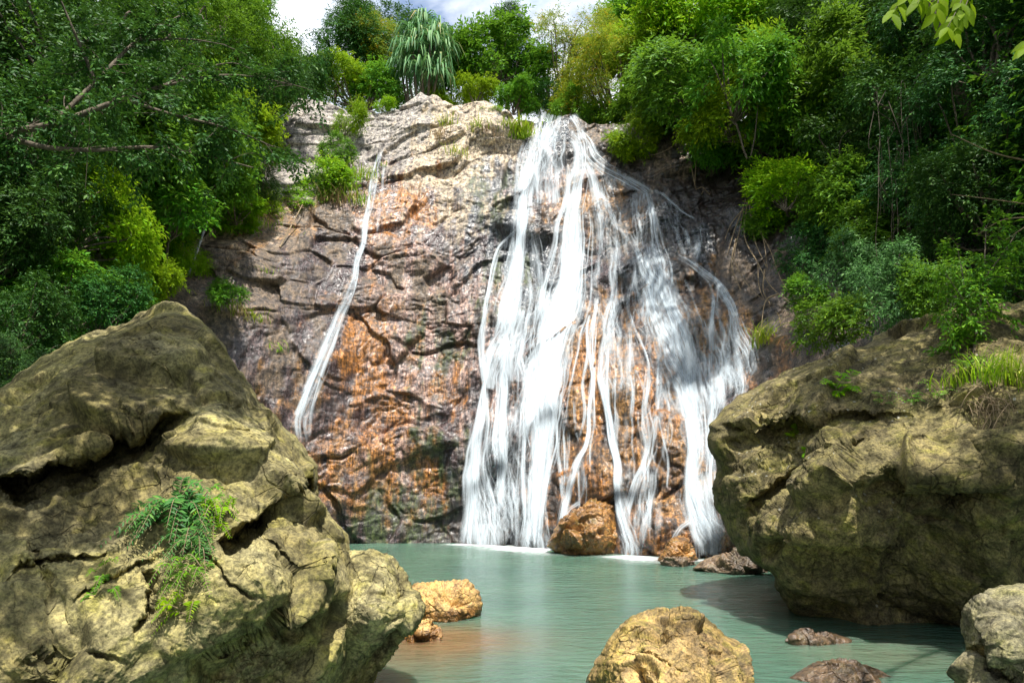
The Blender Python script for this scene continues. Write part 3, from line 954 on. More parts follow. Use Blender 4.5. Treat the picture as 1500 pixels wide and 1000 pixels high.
small_rock("rock", "dark jagged wet ledge at the pool edge below the massive brown boulder",
           [(1015, 832), (1035, 818), (1060, 814), (1085, 806), (1110, 800), (1150, 800), (1190, 830), (1170, 846), (1120, 848), (1070, 846), (1035, 842)], (1090, 828), 15.9, 0.5, MAT_DARKROCK, 15, 1.6, 1.6, 0.4, amp=1.3, nth=380, nr=130)
small_rock("rock", "flat reddish rock barely above the water, farther of the two under the massive boulder",
           [(1152, 940), (1170, 930), (1200, 927), (1230, 932), (1252, 941), (1240, 950), (1200, 952), (1165, 950)], (1200, 940), float(water_Y(944)) + 0.1, 0.2, MAT_REDROCK, 16, 3.0, 0.5, 0.15, nth=240, nr=80)
small_rock("rock", "flat wet reddish rock breaking the water next to the lower right corner boulder",
           [(1155, 992), (1185, 975), (1215, 966), (1250, 970), (1285, 980), (1310, 1000), (1280, 1020), (1220, 1022), (1170, 1012)], (1235, 992), float(water_Y(1000)) + 0.1, 0.25, MAT_REDROCK, 17, 2.6, 0.5, 0.2, nth=260, nr=90)
small_rock("rock", "dark wet stone at the water edge under the right hand stream, low and narrow",
           [(965, 822), (985, 816), (1010, 818), (1018, 826), (1000, 834), (975, 834)], (992, 825), float(water_Y(828)), 0.2, MAT_DARKROCK, 18, 3.0, 0.5, 0.15, nth=180, nr=60)
# ------------------------------------------------------------------ falling water
def water_material():
    m, t = new_mat("falling_white_water")
    uv = t.n('ShaderNodeUVMap').outputs['UV']
    dens = t.n('ShaderNodeAttribute', _attribute_name='dens').outputs['Fac']
    seed = t.n('ShaderNodeAttribute', _attribute_name='seed').outputs['Fac']
    cx_ = t.n('ShaderNodeCombineXYZ', i0=0.0, i1=0.0, i2=seed)
    vec = t.n('ShaderNodeVectorMath', i0=uv, i1=cx_.outputs[0]).outputs[0]
    fine = t.noise(t.scaled(vec, (15, 0.55, 1)), 1.0, 4, 0.62, 0.1)
    mid = t.noise(t.scaled(vec, (4.5, 0.4, 1)), 1.0, 3, 0.55, 0.3)
    blot = t.noise(t.scaled(vec, (1.3, 0.6, 1)), 1.0, 3, 0.5)
    s = t.math('ADD', t.math('MULTIPLY_ADD', fine, 2.0, -1.0), t.math('MULTIPLY_ADD', mid, 1.9, -0.95))
    s = t.math('ADD', s, t.math('MULTIPLY_ADD', blot, 0.7, -0.35))
    gate = t.ramp(dens, [(0.0, (0, 0, 0)), (0.16, (1, 1, 1))])
    thr = t.n('ShaderNodeAttribute', _attribute_name='thread').outputs['Fac']
    a = t.math('ADD', dens, t.math('MULTIPLY', s, t.math('MULTIPLY_ADD', thr, -0.6, 0.85)))
    a = t.math('MULTIPLY', a, gate, clamp=True)
    a = t.math('MULTIPLY', a, 0.86)
    col = (0.76, 0.84, 0.90, 1)
    gn = t.n('ShaderNodeNewGeometry').outputs['Normal']
    nv = t.n('ShaderNodeMix', _data_type='VECTOR')
    nv.inputs[0].default_value = 0.8
    t.link(gn, nv.inputs[4])
    nv.inputs[5].default_value = (0.05, -0.62, 0.78)
    nn_ = t.n('ShaderNodeVectorMath', _operation='NORMALIZE', i0=nv.outputs[1]).outputs[0]
    d = t.n('ShaderNodeBsdfDiffuse', Color=col, Normal=nn_)
    tr = t.n('ShaderNodeBsdfTranslucent', Color=col)
    mx = t.n('ShaderNodeMixShader', i0=0.35, i1=d.outputs[0], i2=tr.outputs[0])
    cl = t.n('ShaderNodeBsdfTransparent')
    f = t.n('ShaderNodeMixShader', i0=a, i1=cl.outputs[0], i2=mx.outputs[0])
    t.out(f.outputs[0])
    return m


MAT_FALL = water_material()
_sid = [0]


def stream(parent, pts, dens=0.8, lift=0.10, soft=0.9, nu=None, free=0.0, bulge=0.12):
    """a sheet of water running over the rock along pts (photo px, py, half width in px)"""
    _sid[0] += 1
    sd = _sid[0]
    P = np.array(pts, float)
    L = np.linalg.norm(np.diff(P[:, :2], axis=0), axis=1).sum()
    n = max(12, int(L / 3.0))
    C = catmull(P, n)
    C[:, 2] = np.maximum(C[:, 2], 1.2)
    wmax = C[:, 2].max()
    nu = nu or int(np.clip(wmax * 1.3, 7, 41))
    u = np.linspace(-1, 1, nu)
    tg = np.gradient(C[:, :2], axis=0)
    tg /= np.linalg.norm(tg, axis=1)[:, None] + 1e-9
    # keep the sheet mostly horizontal across so that strands fall straight
    nx, ny = -tg[:, 1], tg[:, 0]
    flip = np.sign(-nx + 1e-9) * -1
    nx, ny = nx * flip, ny * flip
    PX = C[:, 0:1] + u[None] * C[:, 2:3] * nx[:, None]
    PY = C[:, 1:2] + u[None] * C[:, 2:3] * ny[:, None]
    ln = np.arange(n)[:, None] / 6.0
    wob = fbm(np.stack([u[None] * 2 + 0 * ln, ln * 0.4 + 0 * u[None], 0 * ln + 0 * u[None] + sd], -1), 2)
    PX = PX + wob * np.minimum(C[:, 2:3] * 0.25, 3)
    W = drape(PX, PY, FW, lift=lift)
    for k in range(2):       # water cannot follow every hollow: it leaves the rock and falls free
        Yd = W[..., 1].copy()
        ker = 3
        Ys = Yd.copy()
        for i in range(n):
            a, b = max(0, i - ker), min(n, i + ker + 1)
            Ys[i] = Yd[a:b].mean(0)
        W = at(PX, PY, np.minimum(Ys, Yd + 0.02))
    W[..., 1] -= bulge * (1 - u[None] ** 2) * np.minimum(C[:, 2:3] / 20.0, 1.0) * 0.5
    wm = np.linalg.norm(np.diff(W, axis=1), axis=-1).sum(1).mean()
    dl = np.r_[0, np.cumsum(np.linalg.norm(np.diff(W[:, nu // 2], axis=0), axis=-1))]
    half = np.linalg.norm(W[:, -1] - W[:, 0], axis=-1)[:, None] * 0.5
    UU = u[None] * (0.35 * half + 0.65 * half.max())
    VV = np.repeat(dl[:, None], nu, 1)
    edge = np.clip((1 - np.abs(u)) / soft, 0, 1)
    edge = edge * edge * (3 - 2 * edge)
    s = np.linspace(0, 1, n)
    endf = np.clip(s / 0.05 + 0.15, 0, 1) * np.clip((1 - s) / 0.04 + 0.25, 0, 1)
    dn = np.full(n, dens)
    de = dn[:, None] * edge[None] * endf[:, None] * (0.50 if wmax > 3.5 else 0.6)
    Vs, Qs, De, Th, Uv = [W.reshape(-1, 3)], [grid_quads(n, nu)], [de.ravel()], [np.zeros(n * nu)], [np.stack([UU.ravel() + sd * 3.1, VV.ravel() + sd * 1.7], -1)]
    off = n * nu
    rg = np.random.default_rng(4000 + sd)
    nf = int(np.clip(wmax * (1.7 if dens > 0.5 else 1.3) * (L / 110.0) ** 0.5, 3, 110))
    for f in range(nf):
        a0 = rg.uniform(-0.05, 0.75)
        b0 = a0 + rg.uniform(0.2, 1.0)
        i0, i1 = max(0, int(a0 * n)), min(n, int(b0 * n) + 1)
        if i1 - i0 < 6:
            continue
        sel = np.arange(i0, i1)
        u0 = rg.normal() * 0.42
        uu = u0 + 0.14 * np.sin(sel / n * rg.uniform(2, 9) + rg.uniform(0, 6.3)) + 0.05 * np.sin(sel / n * rg.uniform(15, 30) + rg.uniform(0, 6.3))
        uu = np.clip(uu, -1.08, 1.08)
        fi = np.clip((uu + 1) / 2 * (nu - 1), 0, nu - 1.001)
        ii = fi.astype(int)
        fr = (fi - ii)[:, None]
        cpos = W[sel, ii] * (1 - fr) + W[sel, ii + 1] * fr
        cpos = cpos + np.array([0, -rg.uniform(0.01, 0.07), 0])
        wd = rg.uniform(0.02, 0.06) * (2.2 if rg.random() < 0.25 else 1.0)
        tp = np.minimum(np.minimum((np.arange(len(sel)) + 0.5) / 7.0, (len(sel) - np.arange(len(sel)) - 0.5) / 9.0), 1.0)
        sdv = np.array([1.0, 0.0, 0.0])
        if abs(cpos[-1, 0] - cpos[0, 0]) > abs(cpos[-1, 2] - cpos[0, 2]):
            sdv = np.array([0.2, 0.0, 1.0])
        rowv = np.stack([cpos - sdv * wd, cpos + np.array([0, -0.01, 0]), cpos + sdv * wd], 1)
        dm = (0.10 + 0.62 * rg.random() ** 2.0) * (0.4 + 0.6 * dens)
        rowd = np.stack([tp * 0, tp * dm, tp * 0], 1)
        m3 = len(sel)
        Vs.append(rowv.reshape(-1, 3)); Qs.append(grid_quads(m3, 3) + off); De.append(rowd.ravel()); Th.append(np.ones(m3 * 3))
        Uv.append(np.stack([np.repeat(uu * half.max(), 3) + sd, np.repeat(dl[sel], 3)], -1))
        off += m3 * 3
    V_ = np.vstack(Vs)
    me = mesh_np("stream", V_, np.vstack(Qs), uv=np.vstack(Uv), attrs=dict(dens=np.concatenate(De), thread=np.concatenate(Th), seed=np.full(len(V_), sd * 0.73)))
    loc = np.array(parent.location)
    me.transform(__import__('mathutils').Matrix.Translation(-Vector(loc)))
    o = link("stream", me, MAT_FALL, parent)
    return o


base = drape(np.array([830.0]), np.array([800.0]))[0]
falls = empty("waterfall", (base[0], base[1], 0.0))
tag(falls, "broad white waterfall spreading in many streams down the orange cliff into the pool", "waterfall")
S = lambda pts, d=0.8, **k: stream(falls, pts, d * (0.70 if np.mean([q[0] for q in pts]) > 866 else 1.0), **k)
# crest
S([(812, 168, 28), (808, 182, 27), (800, 200, 22), (790, 214, 16)], 0.85)
S([(789, 180, 11), (786, 200, 14), (779, 222, 17), (773, 245, 18), (768, 272, 15), (766, 300, 13), (765, 322, 13), (762, 345, 12), (757, 380, 12), (752, 410, 15), (746, 440, 18), (741, 470, 20), (737, 495, 22)], 0.98)
S([(838, 168, 9), (848, 185, 9), (853, 205, 10)], 0.75)
S([(835, 196, 14), (846, 208, 12), (850, 225, 10), (850, 245, 13), (845, 270, 15), (840, 300, 16), (838, 330, 18), (837, 380, 20), (831, 420, 24), (823, 445, 28), (815, 470, 28), (808, 500, 27), (801, 540, 24), (797, 580, 21), (795, 620, 19), (791, 660, 16), (788, 700, 12), (785, 740, 11), (782, 770, 12), (777, 803, 17)], 0.95)
S([(843, 190, 10), (858, 212, 15), (868, 232, 18), (882, 246, 15), (905, 258, 14), (928, 270, 14), (950, 284, 12)], 0.85)
S([(800, 214, 12), (800, 234, 26), (802, 250, 24), (802, 268, 20)], 0.42)
S([(858, 235, 8), (868, 262, 13), (874, 288, 15), (878, 312, 12), (880, 332, 8), (878, 352, 5)], 0.68)
S([(868, 250, 3), (884, 290, 5), (896, 315, 5), (905, 338, 4)], 0.7)
S([(834, 240, 3), (832, 270, 2.5), (828, 300, 3), (817, 330, 2.5), (815, 352, 3), (808, 382, 5), (800, 410, 7), (793, 440, 7), (795, 470, 8)], 0.62)
S([(778, 330, 8), (782, 370, 12), (785, 410, 16), (788, 440, 18), (780, 470, 20)], 0.28)
# left thin run
S([(762, 336, 5), (746, 349, 4), (733, 361, 4), (725, 385, 5), (720, 410, 5), (714, 440, 6), (710, 470, 7), (707, 500, 8), (707, 530, 7), (709, 562, 4)], 0.72)
# shelf
S([(842, 425, 20), (836, 445, 30), (830, 470, 30), (826, 500, 24)], 0.5)
S([(770, 455, 30), (762, 480, 34), (756, 510, 32), (752, 560, 26)], 0.5)
S([(752, 480, 26), (735, 505, 30), (722, 535, 22), (718, 570, 16)], 0.5)
S([(770, 240, 14), (764, 300, 18), (758, 360, 18), (752, 420, 22), (745, 480, 26)], 0.4)
S([(840, 300, 24), (838, 380, 30), (828, 440, 36), (812, 500, 36), (804, 560, 32), (798, 640, 27), (790, 720, 18), (782, 800, 20)], 0.5)
S([(880, 440, 26), (895, 470, 30), (905, 500, 24)], 0.4)
S([(940, 350, 26), (952, 400, 36), (965, 450, 40), (985, 510, 40), (1005, 560, 34), (1020, 620, 30), (1025, 680, 22)], 0.42)
S([(1045, 500, 36), (1050, 550, 40), (1052, 600, 34)], 0.36)
# lower left
S([(737, 488, 14), (740, 520, 10), (738, 560, 7), (736, 590, 7), (733, 620, 10), (733, 650, 12), (735, 680, 9), (733, 720, 7), (731, 752, 4)], 0.95)
S([(726, 500, 10), (716, 530, 6), (710, 565, 4), (706, 600, 7), (700, 640, 10), (697, 670, 13), (694, 700, 13), (693, 740, 15), (693, 778, 18), (694, 800, 22)], 0.92)
S([(712, 560, 5), (715, 620, 8), (708, 690, 10), (718, 730, 9), (726, 780, 9), (729, 800, 9)], 0.5)
S([(700, 690, 18), (707, 740, 28), (711, 780, 32), (713, 801, 34)], 0.34)
S([(745, 500, 14), (740, 540, 18), (735, 590, 18), (730, 640, 16), (735, 700, 18)], 0.26)
S([(783, 500, 9), (776, 540, 7), (771, 600, 9), (768, 650, 5), (766, 690, 5), (768, 720, 5), (770, 752, 5), (765, 795, 7)], 0.66)
S([(763, 545, 2), (768, 570, 2), (762, 620, 2), (759, 680, 2), (756, 720, 2)], 0.6)
S([(815, 500, 14), (812, 560, 12), (806, 620, 11), (801, 670, 7), (795, 730, 5)], 0.5)
S([(748, 690, 3), (754, 730, 4), (758, 770, 6), (755, 800, 8)], 0.38)
S([(775, 770, 12), (790, 785, 16), (795, 803, 18)], 0.45)
# centre right
S([(899, 352, 12), (900, 376, 13), (898, 400, 12), (900, 430, 10), (896, 450, 14), (890, 470, 14), (888, 490, 11), (885, 520, 12), (882, 550, 11), (885, 580, 7), (890, 610, 6), (896, 650, 5), (903, 680, 6), (903, 710, 6), (905, 740, 7), (912, 765, 9), (920, 790, 11), (922, 812, 15)], 0.78)
S([(874, 430, 6), (868, 470, 7), (864, 510, 7), (868, 560, 4), (862, 600, 4), (860, 640, 4), (857, 653, 4), (847, 671, 5), (838, 700, 6), (830, 730, 6), (824, 757, 6), (818, 780, 7), (808, 796, 9), (796, 806, 10)], 0.72)
S([(850, 735, 5), (833, 747, 4), (825, 762, 5), (820, 780, 6)], 0.55)
S([(852, 670, 6), (856, 700, 7), (850, 730, 5)], 0.32)
S([(875, 380, 9), (872, 405, 11), (868, 430, 12)], 0.34)
S([(880, 355, 6), (878, 380, 5), (876, 408, 6)], 0.42)
# right fan
S([(934, 282, 22), (934, 310, 22), (936, 335, 20), (936, 362, 18)], 0.5)
S([(948, 280, 7), (955, 318, 8), (960, 350, 10), (968, 380, 15), (971, 405, 17), (968, 440, 16)], 0.85)
S([(966, 284, 16), (982, 315, 24), (996, 345, 26), (1004, 374, 22)], 0.34)
S([(1018, 322, 8), (1022, 345, 13), (1022, 372, 15), (1018, 392, 12)], 0.42)
S([(948, 281, 5), (966, 283, 4), (984, 296, 4), (1002, 311, 4), (1018, 319, 4)], 0.5)
S([(922, 342, 9), (932, 365, 11), (940, 385, 15), (946, 410, 21), (948, 440, 23), (944, 475, 18)], 0.62)
S([(945, 368, 12), (956, 400, 22), (972, 420, 22), (984, 450, 14), (998, 480, 16), (1007, 510, 15), (1009, 540, 12), (1011, 570, 13), (1015, 600, 12), (1015, 640, 11), (1012, 680, 10), (1010, 705, 10), (1016, 735, 15), (1030, 772, 24), (1043, 800, 25), (1041, 816, 27)], 0.74)
S([(962, 392, 20), (960, 430, 25), (965, 468, 28), (984, 500, 28), (1004, 530, 24), (1018, 560, 20)], 0.5)
S([(925, 415, 5), (920, 450, 5), (926, 475, 5), (938, 500, 5), (950, 532, 4), (953, 560, 4)], 0.6)
S([(915, 478, 4), (932, 476, 5), (945, 488, 5), (952, 515, 4), (958, 548, 4)], 0.5)
S([(988, 374, 6), (1008, 384, 7), (1030, 400, 8), (1048, 412, 7), (1060, 430, 10), (1070, 448, 8), (1073, 460, 9), (1078, 490, 15), (1090, 520, 19), (1097, 548, 18)], 0.72)
S([(1018, 393, 4), (1038, 413, 4), (1045, 440, 4), (1042, 468, 5), (1042, 490, 9), (1043, 515, 13)], 0.72)
S([(1003, 408, 3), (1014, 434, 3), (1022, 460, 3), (1030, 480, 4), (1035, 496, 5)], 0.5)
S([(1040, 515, 20), (1044, 560, 24), (1045, 605, 20), (1041, 640, 12), (1043, 675, 8), (1042, 700, 9), (1040, 735, 11)], 0.62)
S([(1070, 520, 22), (1085, 560, 22), (1080, 590, 18)], 0.5)
S([(1003, 705, 9), (1000, 740, 9), (1003, 768, 9)], 0.5)
S([(1030, 690, 16), (1030, 740, 24), (1042, 790, 30), (1040, 815, 30)], 0.4)
S([(1012, 762, 7), (995, 774, 6), (985, 793, 5), (979, 812, 5)], 0.65)
S([(1014, 770, 5), (1020, 795, 6), (1022, 818, 7)], 0.6)
S([(950, 535, 6), (948, 570, 7), (945, 600, 7), (947, 622, 10), (950, 650, 6), (943, 680, 6), (932, 702, 7), (925, 728, 8), (918, 752, 8), (917, 775, 8)], 0.7)
S([(965, 515, 5), (963, 560, 5), (962, 600, 6), (959, 628, 6), (956, 655, 4)], 0.6)
S([(957, 690, 9), (953, 730, 10), (950, 747, 9), (945, 762, 9), (940, 787, 8), (935, 814, 8)], 0.68)
S([(985, 556, 3), (998, 588, 3), (1002, 615, 3)], 0.55)
S([(930, 540, 4), (940, 565, 4), (946, 590, 4)], 0.55)
S([(908, 780, 6), (918, 795, 14), (924, 815, 20)], 0.6)
S([(772, 786, 16), (778, 800, 26), (780, 807, 30)], 0.5)
for pts, d_ in [([(808, 190, 30), (803, 225, 36), (800, 260, 40), (800, 300, 44)], 0.42),
                ([(880, 260, 26), (890, 300, 34), (895, 340, 36), (898, 380, 38)], 0.34),
                ([(800, 420, 60), (790, 470, 66), (780, 520, 62), (775, 580, 56), (770, 640, 52)], 0.28),
                ([(900, 430, 36), (902, 480, 40), (905, 530, 36), (905, 590, 30)], 0.34),
                ([(950, 370, 40), (965, 430, 52), (985, 490, 60), (1005, 550, 62), (1020, 610, 48)], 0.38),
                ([(1060, 470, 34), (1070, 520, 42), (1075, 570, 44)], 0.36),
                ([(950, 600, 34), (945, 660, 30), (940, 720, 30), (935, 790, 30)], 0.30),
                ([(1025, 640, 26), (1025, 700, 30), (1035, 760, 34), (1040, 812, 38)], 0.42),
                ([(745, 600, 52), (740, 660, 54), (738, 720, 58), (740, 797, 66)], 0.2),
                ([(715, 765, 34), (715, 800, 44)], 0.45), ([(780, 775, 22), (782, 806, 38)], 0.5), ([(925, 790, 16), (926, 818, 30)], 0.45)]:
    S(pts, d_, lift=0.14)
rg_ = np.random.default_rng(2024)
for k in range(34):
    x = rg_.uniform(770, 1085)
    y = rg_.uniform(400, 600) if x > 860 else rg_.uniform(520, 640)
    dr = (x - 860) * 0.00035 * rg_.uniform(0.3, 1.6) + rg_.normal() * 0.04
    ln = rg_.uniform(70, 210)
    w_ = rg_.uniform(1.4, 4.2)
    pts = []
    for i in range(6):
        f_ = i / 5
        pts.append((x + dr * ln * f_ * (1 + .4 * f_) + rg_.normal() * 3.0 * (i > 0), y + ln * f_, w_ * rg_.uniform(.7, 1.3)))
    if pts[-1][1] < 800:
        S(pts, rg_.uniform(0.3, 0.55), lift=0.05)
tb = drape(np.array([455.0]), np.array([640.0]))[0]
trickle = empty("waterfall", (tb[0], tb[1], 0.0))
tag(trickle, "thin white trickle sliding down the bare rock left of the broad main falls", "waterfall")
S = lambda pts, d=0.8, **k: stream(trickle, pts, d, **k)
S([(562, 213, 4.9), (553, 240, 6.8), (548, 270, 7.8), (543, 300, 6.8), (535, 330, 5.8), (533, 355, 4.9), (524, 382, 5.8), (520, 410, 5.8), (513, 430, 8.8), (500, 460, 10.7), (487, 490, 11.6), (475, 520, 13.6), (460, 560, 14.6), (448, 590, 14.6), (440, 620, 15.5), (444, 652, 12.7)], 0.17, lift=0.06)
S([(563, 216, 3.0), (550, 242, 3.0), (541, 285, 3.0), (538, 318, 3.9), (533, 358, 3.0), (522, 390, 3.0), (519, 420, 3.0)], 0.6, lift=0.08)
S([(512, 408, 2.0), (499, 440, 3.0), (490, 475, 3.0), (478, 505, 3.9), (460, 545, 4.9), (445, 575, 5.8)], 0.36, lift=0.06)
S([(563, 240, 3.0), (560, 275, 3.9), (556, 310, 3.9), (553, 340, 3.0)], 0.26, lift=0.06)
S([(505, 440, 3), (492, 470, 4), (478, 505, 4), (462, 545, 4), (450, 580, 4), (438, 615, 4)], 0.6, lift=0.07)
S([(516, 425, 3), (503, 462, 3), (490, 500, 4), (476, 535, 4), (465, 570, 4), (456, 605, 4), (452, 640, 4)], 0.6, lift=0.07)
S([(480, 500, 5), (464, 540, 6), (450, 575, 8), (436, 610, 10)], 0.4, lift=0.07)
# ------------------------------------------------------------------ foliage
def unit(v):
    return v / (np.linalg.norm(v, axis=-1, keepdims=True) + 1e-9)


def leaf_material(name, stops, trans=0.35, rough=0.5, spec=0.16, tcol=(0.20, 0.34, 0.03)):
    m, t = new_mat(name)
    tint = t.n('ShaderNodeAttribute', _attribute_name='tint').outputs['Fac']
    rnd = t.n('ShaderNodeObjectInfo').outputs['Random']
    c = t.ramp(tint, stops)
    hs = t.n('ShaderNodeHueSaturation', Color=c, Hue=t.math('MULTIPLY_ADD', rnd, 0.035, 0.474), Saturation=1.12, Value=t.math('MULTIPLY_ADD', rnd, 0.6, 1.1))
    p = t.n('ShaderNodeBsdfPrincipled', Base__Color=hs.outputs[0], Roughness=rough)
    p.inputs['Specular IOR Level'].default_value = spec
    tc_ = t.mix(0.6, hs.outputs[0], tcol + (1,))
    tr = t.n('ShaderNodeBsdfTranslucent', Color=tc_)
    mx = t.n('ShaderNodeMixShader', i0=trans, i1=p.outputs[0], i2=tr.outputs[0])
    t.out(mx.outputs[0])
    return m


LEAF = dict(
    mid=leaf_material("mid_green_leaf", [(0.0, (0.034, 0.096, 0.019)), (0.6, (0.078, 0.194, 0.028)), (1.0, (0.171, 0.31, 0.043))]),
    dark=leaf_material("dark_shaded_leaf", [(0.0, (0.016, 0.049, 0.016)), (0.65, (0.035, 0.097, 0.024)), (1.0, (0.081, 0.162, 0.034))], 0.22, tcol=(0.09, 0.19, 0.02)),  # deep green foliage, with the shade of the dim corners put into the colour
    bright=leaf_material("bright_green_leaf", [(0.0, (0.068, 0.165, 0.018)), (0.6, (0.135, 0.285, 0.03)), (1.0, (0.285, 0.405, 0.045))], 0.42, tcol=(0.30, 0.42, 0.03)),
    yellow=leaf_material("yellow_tipped_leaf", [(0.0, (0.068, 0.149, 0.02)), (0.55, (0.149, 0.243, 0.034)), (0.78, (0.324, 0.324, 0.041)), (1.0, (0.54, 0.27, 0.054))], 0.38, tcol=(0.32, 0.34, 0.04)),
    cool=leaf_material("blue_green_leaf", [(0.0, (0.03, 0.085, 0.028)), (0.6, (0.06, 0.15, 0.045)), (1.0, (0.12, 0.25, 0.075))], 0.25, 0.5, 0.2, (0.10, 0.25, 0.06)),
    pandan=leaf_material("strap_leaf", [(0.0, (0.035, 0.095, 0.04)), (0.6, (0.075, 0.17, 0.07)), (0.9, (0.16, 0.26, 0.12)), (1.0, (0.24, 0.18, 0.09))], 0.25, 0.5, 0.2, (0.15, 0.30, 0.08)),
    grass=leaf_material("grass_blade", [(0.0, (0.098, 0.196, 0.028)), (0.6, (0.21, 0.336, 0.035)), (0.9, (0.336, 0.42, 0.07)), (1.0, (0.504, 0.42, 0.196))], 0.35, 0.5, 0.3, (0.3, 0.4, 0.04)),
    fern=leaf_material("deep_green_frond", [(0.0, (0.018, 0.06, 0.02)), (0.6, (0.04, 0.12, 0.03)), (1.0, (0.09, 0.19, 0.04))], 0.25, 0.5, 0.25, (0.10, 0.24, 0.03)),
    straw=leaf_material("dry_grass_blade", [(0.0, (0.16, 0.12, 0.06)), (0.7, (0.32, 0.25, 0.13)), (1.0, (0.42, 0.36, 0.22))], 0.2, 0.6, 0.2, (0.3, 0.25, 0.12)),
)
m_bark, t = new_mat("grey_brown_bark")
pos = t.n('ShaderNodeNewGeometry').outputs['Position']
n = t.noise(t.scaled(pos, (6, 6, 1.3)), 3.0, 6, 0.65)
c = t.ramp(n, [(0.3, (0.035, 0.028, 0.02)), (0.55, (0.12, 0.095, 0.065)), (0.75, (0.22, 0.19, 0.14))])
b = t.n('ShaderNodeBump', Strength=0.8, Distance=0.03, Height=n)
p = t.n('ShaderNodeBsdfPrincipled', Base__Color=c, Roughness=0.9, Normal=b.outputs[0])
t.out(p.outputs[0])
m_root, t = new_mat("pale_root_bark")
pos = t.n('ShaderNodeNewGeometry').outputs['Position']
n = t.noise(pos, 9.0, 6, 0.65)
c = t.ramp(n, [(0.3, (0.12, 0.08, 0.045)), (0.55, (0.26, 0.19, 0.11)), (0.75, (0.38, 0.30, 0.19))])
p = t.n('ShaderNodeBsdfPrincipled', Base__Color=c, Roughness=0.85)
t.out(p.outputs[0])


def leaf_blades(pos, d, nrm, L, W, fold=0.18, curl=0.0):
    """folded rhombic leaves: verts (5 per leaf), quads (2 per leaf)"""
    d = unit(d)
    side = unit(np.cross(d, nrm))
    up = np.cross(side, d)
    L = np.broadcast_to(L, (len(pos),))[:, None]
    W = np.broadcast_to(W, (len(pos),))[:, None]
    base = pos
    mid = pos + d * L * 0.45 - up * W * fold
    tip = pos + d * L - up * L * (0.12 + curl)
    l = pos + d * L * 0.42 + side * W * 0.5
    r = pos + d * L * 0.42 - side * W * 0.5
    V = np.stack([base, l, tip, r, mid], 1).reshape(-1, 3)
    k = np.arange(len(pos))[:, None] * 5
    Q = np.stack([np.hstack([k, k + 4, k + 2, k + 1]), np.hstack([k, k + 3, k + 2, k + 4])], 1).reshape(-1, 4)
    return V, Q


def sprays(rng, P, A, m, leafL, aspect, droop, ls, up=0.6, spread=0.85):
    """m leaves along each twig starting at P with axis A"""
    n = len(P)
    t = (np.arange(m) + 0.5) / m
    jit = rng.normal(size=(n, m, 3))
    Lt = ls * rng.uniform(0.6, 1.25, (n, 1, 1))
    zz = np.array([0, 0, 1.0])
    p = P[:, None] + A[:, None] * (t[None, :, None] * Lt) - zz * (droop * Lt * t[None, :, None] ** 2 * 0.6) + jit * leafL * 0.10
    sd = unit(np.cross(A, zz + rng.normal(size=(n, 3)) * 0.25))[:, None]
    sgn = np.where(np.arange(m) % 2 == 0, 1.0, -1.0)[None, :, None]
    ax = A[:, None] - zz * droop * t[None, :, None] * 0.9
    dirs = unit(ax * (0.55 + 0.5 * t[None, :, None] ** 3) + sd * sgn * spread * (1 - 0.55 * t[None, :, None] ** 3) - zz * droop * 0.35 + jit * 0.25)
    nr = unit(zz * up + A[:, None] * 0.35 + rng.normal(size=(n, m, 3)) * 0.35)
    L = leafL * rng.uniform(0.65, 1.2, n * m)
    V, Q = leaf_blades(p.reshape(-1, 3), dirs.reshape(-1, 3), nr.reshape(-1, 3), L, L * aspect)
    tint = np.clip(np.repeat(rng.uniform(0.1, 0.75, n), m) + rng.normal(0, 0.14, n * m) + np.tile((t - 0.5) * 0.25, n), 0, 1)
    return V, Q, np.repeat(tint, 2)


def foliage_mesh(name, V, Q, tint, mat):
    me = mesh_np(name, V, Q, smooth=False, faceattrs=dict(tint=tint))
    me.materials.append(mat)
    return me


def make_crown(seed, R, nl, lr, ns, m, leafL, aspect, droop, ls, mat, flat=0.85):
    """(crown mesh, limbs mesh) about the crown's centre"""
    rng = np.random.default_rng(seed)
    R = np.array(R, float)
    dv = unit(rng.normal(size=(nl, 3)))
    dv[:, 2] = dv[:, 2] * 0.9 + 0.08
    lc = dv * R * (rng.random((nl, 1)) ** 0.45) * 0.96
    lrad = lr * rng.uniform(0.45, 1.35, nl)
    k = rng.choice(nl, ns, p=lrad ** 2 / (lrad ** 2).sum())
    d = unit(rng.normal(size=(ns, 3)) + unit(lc[k] / R) * 0.75 + np.array([0, 0, 0.35]))
    P = lc[k] + d * (lrad[k] * rng.uniform(0.55, 1.05, ns))[:, None] * np.array([1, 1, flat])
    # stray sprays break the outline
    st = rng.random(ns) < 0.30
    P[st] += d[st] * (lrad[k][st] * rng.uniform(0.1, 0.75, st.sum()))[:, None]
    A = unit(d * 0.8 + np.array([0, 0, 0.25 - droop * 0.5]) + rng.normal(size=(ns, 3)) * 0.35)
    V, Q, tint = sprays(rng, P, A, m, leafL, aspect, droop, ls)
    crown = foliage_mesh("crown", V, Q, tint, mat)
    parts = []
    for i in range(nl):
        a = np.array([0, 0, -R[2] * 0.9]); b_ = lc[i]
        mid = a * 0.45 + b_ * 0.5 + rng.normal(size=3) * R * 0.10 + np.array([0, 0, -0.08 * R[2]])
        tip = b_ + d[rng.integers(ns)] * lrad[i] * 0.6
        parts.append(tube(catmull(np.array([a, mid, b_, tip]), 12), np.linspace(0.03, 0.006, 12) * R.mean(), 5))
    v, q = join(parts)
    limbs = mesh_np("limbs", v, q)
    limbs.materials.append(m_bark)
    return crown, limbs, R


PROTO = {}


def proto(key, *a):
    PROTO.setdefault(key, []).append(make_crown(*a))


